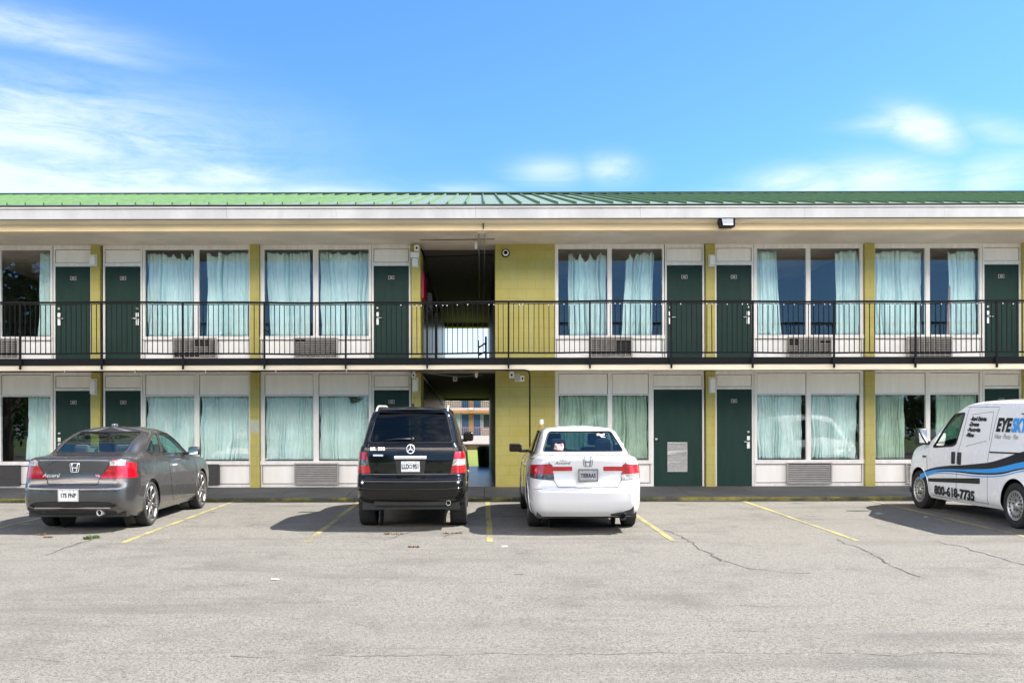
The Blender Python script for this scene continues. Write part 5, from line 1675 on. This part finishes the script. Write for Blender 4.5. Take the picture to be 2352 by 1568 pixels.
# ---------- black sport utility
P_BLACK = carpaint('paint_black', (.004, .004, .004), .12, coat=.6, spec=.2)
WFS = [(0, .95), (.5, .985), (.95, 1.0), (2.4, .985), (3.7, 1.0), (4.2, .96), (4.64, .88)]
LS = [
 dict(yr=.16, yf=4.52, w=.84, z=[(0, .42), (.9, .30), (3.8, .30), (4.6, .30)], rr=(.20, .30), wf=WFS, br=.05),
 dict(yr=.02, yf=4.62, w=.905, z=[(0, .47), (.9, .42), (3.8, .42), (4.6, .42)], rr=(.20, .32), wf=WFS, br=.05),
 dict(yr=.00, yf=4.64, w=.925, z=[(0, .60), (.9, .56), (3.8, .56), (4.6, .55)], rr=(.20, .34), wf=WFS, br=.05),
 dict(yr=.00, yf=4.63, w=.928, z=[(0, .71), (.9, .70), (3.8, .7), (4.6, .7)], rr=(.20, .34), wf=WFS, br=.05),
 dict(yr=.05, yf=4.62, w=.925, z=[(0, .765), (.9, .80), (3.8, .8), (4.6, .78)], rr=(.20, .34), wf=WFS, br=.05),
 dict(yr=.11, yf=4.60, w=.918, z=[(0, .79), (.9, .84), (3.8, .86), (4.6, .82)], rr=(.18, .34), wf=WFS, br=.04),
 dict(yr=.12, yf=4.50, w=.905, z=[(0, 1.00), (.9, 1.02), (3.8, 1.0), (4.5, .94)], rr=(.18, .34), wf=WFS, br=.04),
 dict(yr=.15, yf=4.30, w=.875, z=[(0, 1.21), (.9, 1.16), (2.8, 1.10), (4.2, 1.06)], rr=(.18, .34), wf=WFS, br=.04),
 dict(yr=.18, yf=3.60, w=.84, z=[(0, 1.25), (.9, 1.22), (2.8, 1.16), (3.6, 1.16)], rr=(.17, .32), wf=WFS, br=.04),
 dict(yr=.31, yf=3.10, w=.755, z=[(0, 1.50), (2, 1.46), (3.1, 1.42)], rr=(.15, .26), wf=WFS, br=.04),
 dict(yr=.46, yf=2.70, w=.665, z=[(0, 1.715), (2, 1.71), (2.8, 1.66)], rr=(.13, .20), wf=WFS, br=.03),
 dict(yr=.56, yf=2.55, w=.60, z=[(0, 1.755), (2, 1.755), (2.8, 1.70)], rr=(.12, .18), wf=WFS, br=.03),
]
c = Car('black_suv', 'glossy black sport utility car with roof rails, parked left of the white sedan', 'car', car_loc(-1.15, 14.90), (SL, 0, R(.4)), LS, .03, P_BLACK)
gap = bmesh.new()
rearw = rpoly([(-.69, 1.265), (.69, 1.265), (.575, 1.70), (-.575, 1.70)], .05)
gl = carve(c.bm, rearw, 'rear', lambda c_, n_: c_.y < .9 and n_.y < .2 and c_.z > 1.2); c.emit('rear_window', shift(gl, .002), M['tinted_glass'], smooth=True)
c.trace(gap, rearw, 'rear', .007)
gl = carve(c.bm, rpoly([(-.62, 3.55), (.62, 3.55), (.52, 2.78), (-.52, 2.78)], .05), 'top', lambda c_, n_: c_.z > 1.1 and n_.z > .15); c.emit('windshield', shift(gl, -.004), M['cab_glass'], smooth=True)
for s, vw in ((1, 'right'), (-1, 'left')):
    for nm, pl_ in (('rear_quarter_window', rpoly([(.62, 1.28), (1.35, 1.26), (1.35, 1.66), (.78, 1.66)], .04)), ('rear_door_window', rpoly([(1.42, 1.255), (2.2, 1.235), (2.2, 1.66), (1.42, 1.66)], .03)), ('door_window', rpoly([(2.28, 1.235), (3.2, 1.21), (2.75, 1.56), (2.28, 1.66)], .03))):
        gl = carve(c.bm, pl_, 'side', lambda c_, n_, s=s: c_.x * s > .3 and n_.x * s > .15); c.emit(nm, shift(gl, .002), M['tinted_glass'], smooth=True)
        c.trace(gap, pl_, vw, .007)
    c.trace(gap, [(1.40, 1.22), (1.42, .45), (3.2, .42), (3.22, 1.18)], vw, .0045, False)
    c.trace(gap, [(2.24, 1.2), (2.24, .45)], vw, .0045, False)
    bm = bmesh.new(); pts = []
    for q in np.linspace(0, 1, 16):
        yy = .52 + q * 1.95; xx = s * (.60 - .03 * q)
        h0, _ = c.hit('top', xx, yy, 0); lift = .035 * min(1, q * 6, (1 - q) * 6)
        pts.append(Vector((xx, yy, (h0.z if h0 else 1.7) + lift)))
    tube(bm, pts, .016, 8); c.emit('roof_rail', bm, M['chrome'])
lampR = rpoly([(.735, .825), (.96, .825), (.96, 1.125), (.745, 1.125)], .02)
lampR = rpoly([(.655, .825), (.99, .825), (.97, 1.13), (.725, 1.13)], .02)
for pl_ in (lampR, mirror(lampR)):
    gl = carve(c.bm, pl_, 'rear', lambda c_, n_: c_.y < .6 and n_.y < .35)
    midb = carve(gl, [(-2, .935), (2, .935), (2, 1.025), (-2, 1.025)], 'rear', lambda c_, n_: True)
    L_ = c.emit('tail_light', shift(gl, .010), M['red_lamp'], smooth=True)
    c.emit('reverse_lens', shift(midb, .010), M['clear_lamp'] if sum(p[0] for p in pl_) > 0 else M['smoke_lamp'], L_, True)
    c.trace(gap, pl_, 'rear', .006)
c.trace(gap, [(-.70, 1.25), (-.71, 1.13), (-.64, .83), (-.62, .80), (.62, .80), (.64, .83), (.71, 1.13), (.70, 1.25)], 'rear', .005, False)
c.emit('panel_gap', gap, M['gap'])
bm = bmesh.new(); c.trace(bm, [(-.60, 1.50), (.60, 1.50)], 'rear', .001, False) if False else None
# spoiler line at the roof, bumper mouldings
box(bm, -.56, .56, .40, .50, 1.735, 1.76, bev=.01); c.emit('roof_spoiler', bm, P_BLACK)
hl = bmesh.new(); c.trace(hl, [(-.80, .745), (.80, .745)], 'rear', .010, False, off=-.002); c.trace(hl, [(-.86, .615), (-.5, .60), (.5, .60), (.86, .615)], 'rear', .013, False, off=-.002)
c.emit('bumper_moulding', hl, P_BLACK, smooth=True)
for s in (1, -1):
    bm = bmesh.new(); lathe(bm, [(-.005, .02), (-.012, .015), (-.012, .001)], 'y', 12, c=(s * .78, 0, .70)); c.emit('parking_sensor', bm, M['chrome'])
bm = bmesh.new(); box(bm, -.265, .265, .055, .12, 1.030, 1.078, bev=.015); c.emit('handle_bar', bm, M['badge'])
bm = bmesh.new(); c.decal(bm, *grid_patch([[(-.25 + .125 * j, .82 + .05 * i) for j in range(5)] for i in range(5)]), lambda x, y: (x * (1 - (1.02 - y) * .6), y), 'rear', .003); c.emit('plate_recess', bm, M['trim'])
plate(c, .0, .925, .305, .152, .10, [('LLD', -.085, -.032, .095, .72), ('951', .09, -.032, .095, .72), ('- - - -', 0, .045, .032, 1), ('- - - -', 0, -.066, .022, 1)], M['plate_white'], M['ink'])
bm = bmesh.new()
ring = [(.0 + .026 * math.cos(t), .0885, .925 + .026 * math.sin(t)) for t in np.linspace(0, 6.283, 20, endpoint=False)]
tube(bm, ring, .006, 6, True); c.emit('plate_emblem', bm, mat('plate_blue', (.12, .15, .25), .5))
# three pointed star
bm = bmesh.new(); R0 = .062; zc = 1.175
yb = c.hit('rear', 0, zc, .008)[0].y
tube(bm, [(R0 * math.cos(t), yb, zc + R0 * math.sin(t)) for t in np.linspace(0, 2 * math.pi, 32, endpoint=False)], .009, 8, True)
for k in range(3):
    a = math.pi / 2 + k * 2 * math.pi / 3
    tube(bm, [(0, yb - .004, zc), (R0 * math.cos(a), yb, zc + R0 * math.sin(a))], [.014, .004], 6)
c.emit('emblem', bm, M['badge'])
c.text('badge_text', 'ML 350', 'rear', -.665, 1.155, .062, M['badge'], 1.3, .0014, off=.006)
c.text('second_badge', 'INSPIRATION', 'rear', -.60, 1.075, .030, M['badge'], 1.0, .001, off=.006) if False else None
bm = bmesh.new(); c.decal(bm, *grid_patch([[(-.615 + .033 * j, 1.072 + .012 * i) for j in range(6)] for i in range(3)]), lambda x, y: (x, y), 'rear', .006); c.emit('small_badge', bm, M['badge'])
# wiper, brake lamp
bm = bmesh.new(); h1 = c.hit('rear', .03, 1.305, .025)[0]; h2 = c.hit('rear', -.42, 1.292, .02)[0]
tube(bm, [h1, h1.lerp(h2, .5) + Vector((0, -.01, .012)), h2], [.012, .008, .005], 6); bmesh.ops.create_icosphere(bm, subdivisions=2, radius=.03, matrix=Matrix.Translation(h1)); c.emit('rear_wiper', bm, M['trim'], smooth=True)
arches(c, (.93, 3.75), .395, .365, .37, .91)
for y in (.93, 3.75):
    for s in (1, -1): wheel(c, s * .915, y, s, .368, .225, .285)
for s in (1, -1):
    bm = bmesh.new(); box(bm, s * .93 - .10, s * .93 + .10, 2.95, 3.08, 1.20, 1.36, bev=.05); box(bm, s * .84 - .07, s * .84 + .07, 2.98, 3.05, 1.19, 1.24, bev=.02)
    mi_ = c.emit('wing_mirror', bm, P_BLACK, smooth=True)
    bm = bmesh.new(); box(bm, s * .93 - .08, s * .93 + .08, 2.94, 2.949, 1.22, 1.34, bev=.003); c.emit('mirror_glass', bm, M['tinted_glass'], mi_)
# roof aerial, tow bar parts, underbody
bm = bmesh.new(); box(bm, -.02, .02, .75, .87, 1.79, 1.835, bev=.01); c.emit('aerial_fin', bm, P_BLACK)
bbox_shell(c, .80, .20, 4.3, .30, .44)
bm = bmesh.new(); box(bm, -.6, .6, .12, .16, .36, .44, bev=.01); tube(bm, [(-.5, .3, .33), (.55, .3, .33)], .035, 8); tube(bm, [(-.75, .93, .33), (.75, .93, .33)], .05, 8); c.emit('rear_axle', bm, M['trim'])
bm = bmesh.new(); lathe(bm, [(.4, .035), (.08, .04), (.075, .035), (.35, .03)], 'y', 14, c=(.62, 0, .40)); c.emit('exhaust_pipe', bm, M['steel'])
c.finish()

# ---------- white van
P_VAN = carpaint('paint_van', (.80, .80, .79), .25, coat=.9)
WFV = [(0, .955), (.4, .985), (1.0, 1.0), (3.6, 1.0), (4.1, .975), (4.74, .86)]
LV = [
 dict(yr=.10, yf=4.64, w=.85, z=[(0, .30), (.8, .24), (3.9, .22), (4.7, .22)], rr=(.14, .2), rf=(.42, .5), wf=WFV, br=.03),
 dict(yr=.02, yf=4.72, w=.905, z=[(0, .40), (.8, .34), (3.9, .34), (4.7, .36)], rr=(.14, .2), rf=(.42, .52), wf=WFV, br=.03),
 dict(yr=.00, yf=4.74, w=.915, z=[(0, .60), (.8, .55), (3.9, .55), (4.7, .55)], rr=(.14, .2), rf=(.42, .54), wf=WFV, br=.03),
 dict(yr=.02, yf=4.72, w=.915, z=[(0, .80), (.8, .80), (3.9, .78), (4.7, .72)], rr=(.14, .2), rf=(.42, .56), wf=WFV, br=.03),
 dict(yr=.03, yf=4.62, w=.905, z=[(0, 1.0), (.8, 1.0), (3.6, 1.0), (4.2, .96), (4.7, .88)], rr=(.14, .2), rf=(.42, .60), wf=WFV, br=.03),
 dict(yr=.03, yf=4.48, w=.89, z=[(0, 1.10), (.8, 1.10), (3.4, 1.09), (4.1, 1.05), (4.6, .97)], rr=(.14, .2), rf=(.42, .62), wf=WFV, br=.03),
 dict(yr=.04, yf=3.92, w=.875, z=[(0, 1.17), (2.6, 1.17), (3.5, 1.15), (4.0, 1.19)], rr=(.14, .2), rf=(.45, .40), br=.03),
 dict(yr=.06, yf=3.42, w=.825, z=[(0, 1.45), (2.6, 1.45), (3.5, 1.47)], rr=(.14, .2), rf=(.40, .36), br=.03),
 dict(yr=.09, yf=2.92, w=.765, z=[(0, 1.72), (2.2, 1.72), (3.0, 1.735)], rr=(.13, .18), rf=(.34, .34), br=.03),
 dict(yr=.14, yf=2.72, w=.70, z=[(0, 1.815), (1.8, 1.82), (2.8, 1.79)], rr=(.12, .16), rf=(.32, .34), br=.03),
 dict(yr=.22, yf=2.55, w=.62, z=[(0, 1.845), (1.8, 1.85), (2.7, 1.82)], rr=(.12, .16), rf=(.32, .34), br=.03),
]
c = Car('white_van', 'white delivery van with blue and black swoosh and a phone number', 'van', car_loc(9.75, 14.40), (SL, 0, R(2.0)), LV, .035, P_VAN)
# side positions: y = 3.84 - v where v runs back from the front axle
def vy(v): return 3.84 - v
gap = bmesh.new()
dwin = rpoly([(vy(.50), 1.085), (vy(1.02), 1.635), (vy(1.40), 1.665), (vy(1.27), 1.16), (vy(1.15), 1.13)], [.05, .04, .04, .06, .02])
for s, vw in ((1, 'right'), (-1, 'left')):
    gl = carve(c.bm, dwin, 'side', lambda c_, n_, s=s: c_.x * s > .3 and n_.x * s > .15); c.emit('door_window', shift(gl, -.006), M['cab_glass'], smooth=True)
    c.trace(gap, dwin, vw, .017)
c.emit('window_seal', gap, M['trim'])
gap = bmesh.new()
for s, vw in ((1, 'right'), (-1, 'left')):
    for ln in ([(vy(1.36), .27), (vy(1.36), .95), (vy(1.44), 1.3), (vy(1.50), 1.78)], [(vy(2.33), .28), (vy(2.33), 1.0), (vy(2.35), 1.4), (vy(2.40), 1.74)], [(vy(.42), .30), (vy(.36), .6), (vy(.30), .95)],
               [(vy(1.42), .27), (vy(.5), .27)], [(vy(1.40), .29), (vy(2.33), .29)], [(vy(1.60), 1.14), (vy(2.20), 1.24)], [(vy(1.62), 1.64), (vy(2.27), 1.69), (vy(2.28), 1.25)], [(vy(1.40), 1.76), (vy(2.4), 1.76)]):
        c.trace(gap, ln, vw, .0035, False)
gl = carve(c.bm, rpoly([(-.68, 3.80), (.68, 3.80), (.55, 2.98), (-.55, 2.98)], .06), 'top', lambda c_, n_: c_.z > 1.1 and n_.z > .15); c.emit('windshield', shift(gl, -.004), M['cab_glass'], smooth=True)
c.emit('panel_gap', gap, M['gap'])
# black guide rail of the sliding door, rub strip, handles
bm = bmesh.new(); c.trace(bm, [(vy(2.36), 1.075), (vy(3.35), 1.095)], 'left', .013, False, off=.0); c.emit('slide_rail', bm, M['trim'])
for s, vw in ((1, 'right'), (-1, 'left')):
    bm = bmesh.new()
    rows = []
    for i in range(5):
        k = i / 4
        rows.append([(vy(.40 + 1.70 * j / 24), (.50 + .085 * j / 24) + (.045 + .03 * j / 24) * (k) * 1.0) for j in range(25)])
    V, F_ = grid_patch(rows); c.decal(bm, V, F_, lambda x, y: (x, y), vw, .012)
    c.trace(bm, [(vy(.40), .505), (vy(2.10), .585), (vy(2.10), .655), (vy(.40), .545)], vw, .010, True)
    c.emit('rub_strip', bm, M['trim'], smooth=True)
    for v_ in (1.26, 1.46):
        bm = bmesh.new(); h0, _ = c.hit(vw, vy(v_), .95, .015)
        box(bm, h0.x - .02, h0.x + .02, vy(v_) - .045, vy(v_) + .045, .84, 1.04, bev=.018); c.emit('door_handle', bm, M['trim'], smooth=True)
    # mirror
    bm = bmesh.new(); xm = s * 1.03; ym = vy(.36)
    box(bm, xm - .10, xm + .10, ym, ym + .14, 1.13, 1.40, bev=.045); box(bm, s * .92 - .08, s * .92 + .08, ym + .02, ym + .11, 1.12, 1.20, bev=.03)
    mi_ = c.emit('wing_mirror', bm, M['trim'], smooth=True)
    bm = bmesh.new(); q_ = [bm.verts.new(p) for p in ((xm - .08, ym - .045, 1.155), (xm + .08, ym - .045, 1.155), (xm + .08, ym - .004, 1.375), (xm - .08, ym - .004, 1.375))]; bm.faces.new(q_); c.emit('mirror_glass', bm, M['mirror_glass'], mi_)
    # head lamp
    gl = carve(c.bm, rpoly([(4.22, .80), (4.60, .74), (4.62, .90), (4.45, .99), (4.26, 1.0)], .03), 'side', lambda c_, n_, s=s: c_.x * s > .25); c.emit('headlight', shift(gl, .002), M['clear_lamp'], smooth=True)
# swoosh: black over blue over a thin blue line
def swoosh(top, bot, n=46):
    ta, tb = np.array(top), np.array(bot); x0, x1 = ta[0, 0], ta[-1, 0]; xs = np.linspace(x0, x1, n)
    zt_ = pchip(ta[:, 0], ta[:, 1:2], xs)[:, 0]; zb2 = pchip(tb[:, 0], tb[:, 1:2], xs)[:, 0]
    rows = [[(vy(x), b + (a - b) * k / 4) for x, a, b in zip(xs, zt_, zb2)] for k in range(5)]
    return grid_patch(rows)
def cz(cx, cy):
    """(v, z) for a mark on the near side"""
    Dx = 2069 + cx * .20832; Dy = 898.4 + cy * .20832
    Y = 9.647 / ((Dx - 1104) / 2100 + .0436)
    return (18.28 - Y, (1.39 - (Dy - 1003) * Y / 2100 + .03 * (19.85 - Y)) / 1.14)
def zadj(p):
    v_, z_ = p
    return (v_, z_ - .035)
blk_t = [zadj(cz(*p)) for p in ((262, 893), (350, 848), (450, 820), (560, 806), (640, 800), (760, 796), (850, 788), (1050, 765), (1200, 722), (1359, 660))]
blk_b = [zadj(cz(*p)) for p in ((264, 899), (350, 868), (450, 846), (560, 842), (640, 841), (760, 843), (850, 842), (1050, 838), (1200, 812), (1359, 772))]
blu_b = [zadj(cz(*p)) for p in ((276, 942), (350, 905), (450, 878), (560, 870), (640, 872), (760, 880), (850, 888), (1050, 897), (1200, 888), (1359, 848))]
drk_t = [zadj(cz(*p)) for p in ((450, 868), (560, 858), (640, 860), (760, 868), (850, 876), (1050, 884), (1200, 874), (1359, 838))]
drk_b = [zadj(cz(*p)) for p in ((450, 874), (560, 868), (640, 872), (760, 884), (850, 894), (1050, 903), (1200, 893), (1359, 853))]
ln_t = [zadj(cz(*p)) for p in ((279, 940), (350, 908), (450, 884), (560, 880), (640, 887), (760, 900), (850, 910), (1050, 918), (1200, 907), (1359, 866))]
ln_b = [zadj(cz(*p)) for p in ((283, 948), (350, 918), (450, 892), (560, 888), (640, 895), (760, 908), (850, 919), (1050, 929), (1200, 918), (1359, 878))]
def extend(L, dv=1.25):
    a, b = L[-2], L[-1]; k = (b[1] - a[1]) / (b[0] - a[0]) * .7
    return [(p[0], p[1]) for p in L] + [(b[0] + dv * .5, b[1] + k * dv * .5), (b[0] + dv * .9, b[1] + k * dv * .75)]
vblue = mat('vinyl_blue', (.035, .30, .72), .35); vblack = mat('vinyl_black', (.012, .013, .02), .35)
for nm, tp, bt, mm, of in (('swoosh_black', blk_t, blk_b, vblack, .004), ('swoosh_blue', blk_b, blu_b, vblue, .004), ('swoosh_dark_band', drk_t, drk_b, vblack, .007), ('swoosh_line', ln_t, ln_b, vblue, .0055)):
    V, F_ = swoosh(extend(tp), extend(bt)); bm = bmesh.new(); c.decal(bm, V, F_, lambda x, y: (x, y), 'left', of); c.emit(nm, bm, mm, smooth=True)
# lettering
c.text('phone_number', '800-618-7735', 'left', vy(.60), .310, .195, vblack, 1.22, .010, .12)
c.text('shop_name_black', 'EYE', 'left', vy(2.43), 1.40, .27, vblack, .92, .013, .15)
c.text('shop_name_blue', 'SKY', 'left', vy(2.86), 1.40, .27, vblue, .80, .013, .15)
c.text('tag_line', 'Video · Photo · Film', 'left', vy(2.42), 1.285, .105, mat('vinyl_grey', (.2, .2, .2), .4), .78, 0, 0)
for i, tx in enumerate(('-Real Estate', '-Drone', '-Portraits', '-Films')):
    c.text('service_line', tx, 'left', vy(1.62 - .02 * i), 1.545 - .085 * i, .088, vblack, 1.15, .005, .12)
bm = bmesh.new()
def dr(pts, r): c.trace(bm, [(vy(a), b) for a, b in pts], 'left', r, False, off=.004, step=.02)
dr([(3.05, 1.66), (3.22, 1.66)], .008); dr([(3.13, 1.66), (3.16, 1.60), (3.30, 1.58), (3.44, 1.60), (3.47, 1.66)], .011); dr([(3.38, 1.66), (3.56, 1.66)], .008); dr([(3.24, 1.58), (3.22, 1.50)], .01); dr([(3.36, 1.58), (3.38, 1.50)], .01)
c.emit('drone_graphic', bm, vblack)
bm = bmesh.new(); c.decal(bm, *grid_patch([[(vy(.14 + .035 * j), .90 + .016 * i) for j in range(5)] for i in range(3)]), lambda x, y: (x, y), 'left', .005)
c.emit('fender_plate', bm, vblack)
arches(c, (.76, 3.84), .385, .335, .33, .90)
for y in (.76, 3.84):
    for s in (1, -1): wheel(c, s * .90, y, s, .332, .222, .21, 'steel', M['steel_rim'])
bbox_shell(c, .80, .15, 4.4, .24, .34)
bm = bmesh.new(); box(bm, -.74, .74, 2.0, 3.9, .35, .40); box(bm, -.78, .78, 3.3, 3.95, .85, 1.08, bev=.06); tube(bm, [(-.38 + .17 * math.cos(t), 3.22 - .05 * math.sin(t), 1.05 + .17 * math.sin(t)) for t in np.linspace(0, 6.283, 20, endpoint=False)], .015, 6, True); c.emit('cabin_trim', bm, M['seat'])
bm = bmesh.new(); loft_seat(bm, -.40, 2.35, .62, .5, .70); loft_seat(bm, .40, 2.35, .62, .5, .70); c.emit('seat', bm, M['seat'])
bm = bmesh.new(); box(bm, -.74, .74, 1.98, 2.0, .4, 1.7); c.emit('bulkhead', bm, M['seat'])
# grille, bumper
bm = bmesh.new(); c.decal(bm, *grid_patch([[(-.4 + .2 * j, 0) for j in range(5)]]), lambda x, y: (x, y), 'rear', .003) if False else None
box(bm, -.55, .55, 4.60, 4.735, .42, .62, bev=.02); box(bm, -.50, .50, 4.58, 4.71, .68, .80, bev=.02); c.emit('radiator_grille', bm, M['trim'])
bm = bmesh.new(); box(bm, -.78, .78, -.03, .10, .34, .52, bev=.03); c.emit('rear_bumper', bm, M['trim'])
for s in (1, -1):
    gl = carve(c.bm, rpoly([(s * .74, .95), (s * .95, .95), (s * .92, 1.35), (s * .76, 1.35)][::s], .02), 'rear', lambda c_, n_: c_.y < .4); c.emit('tail_light', shift(gl, .006), M['red_lamp'], smooth=True)
c.finish()
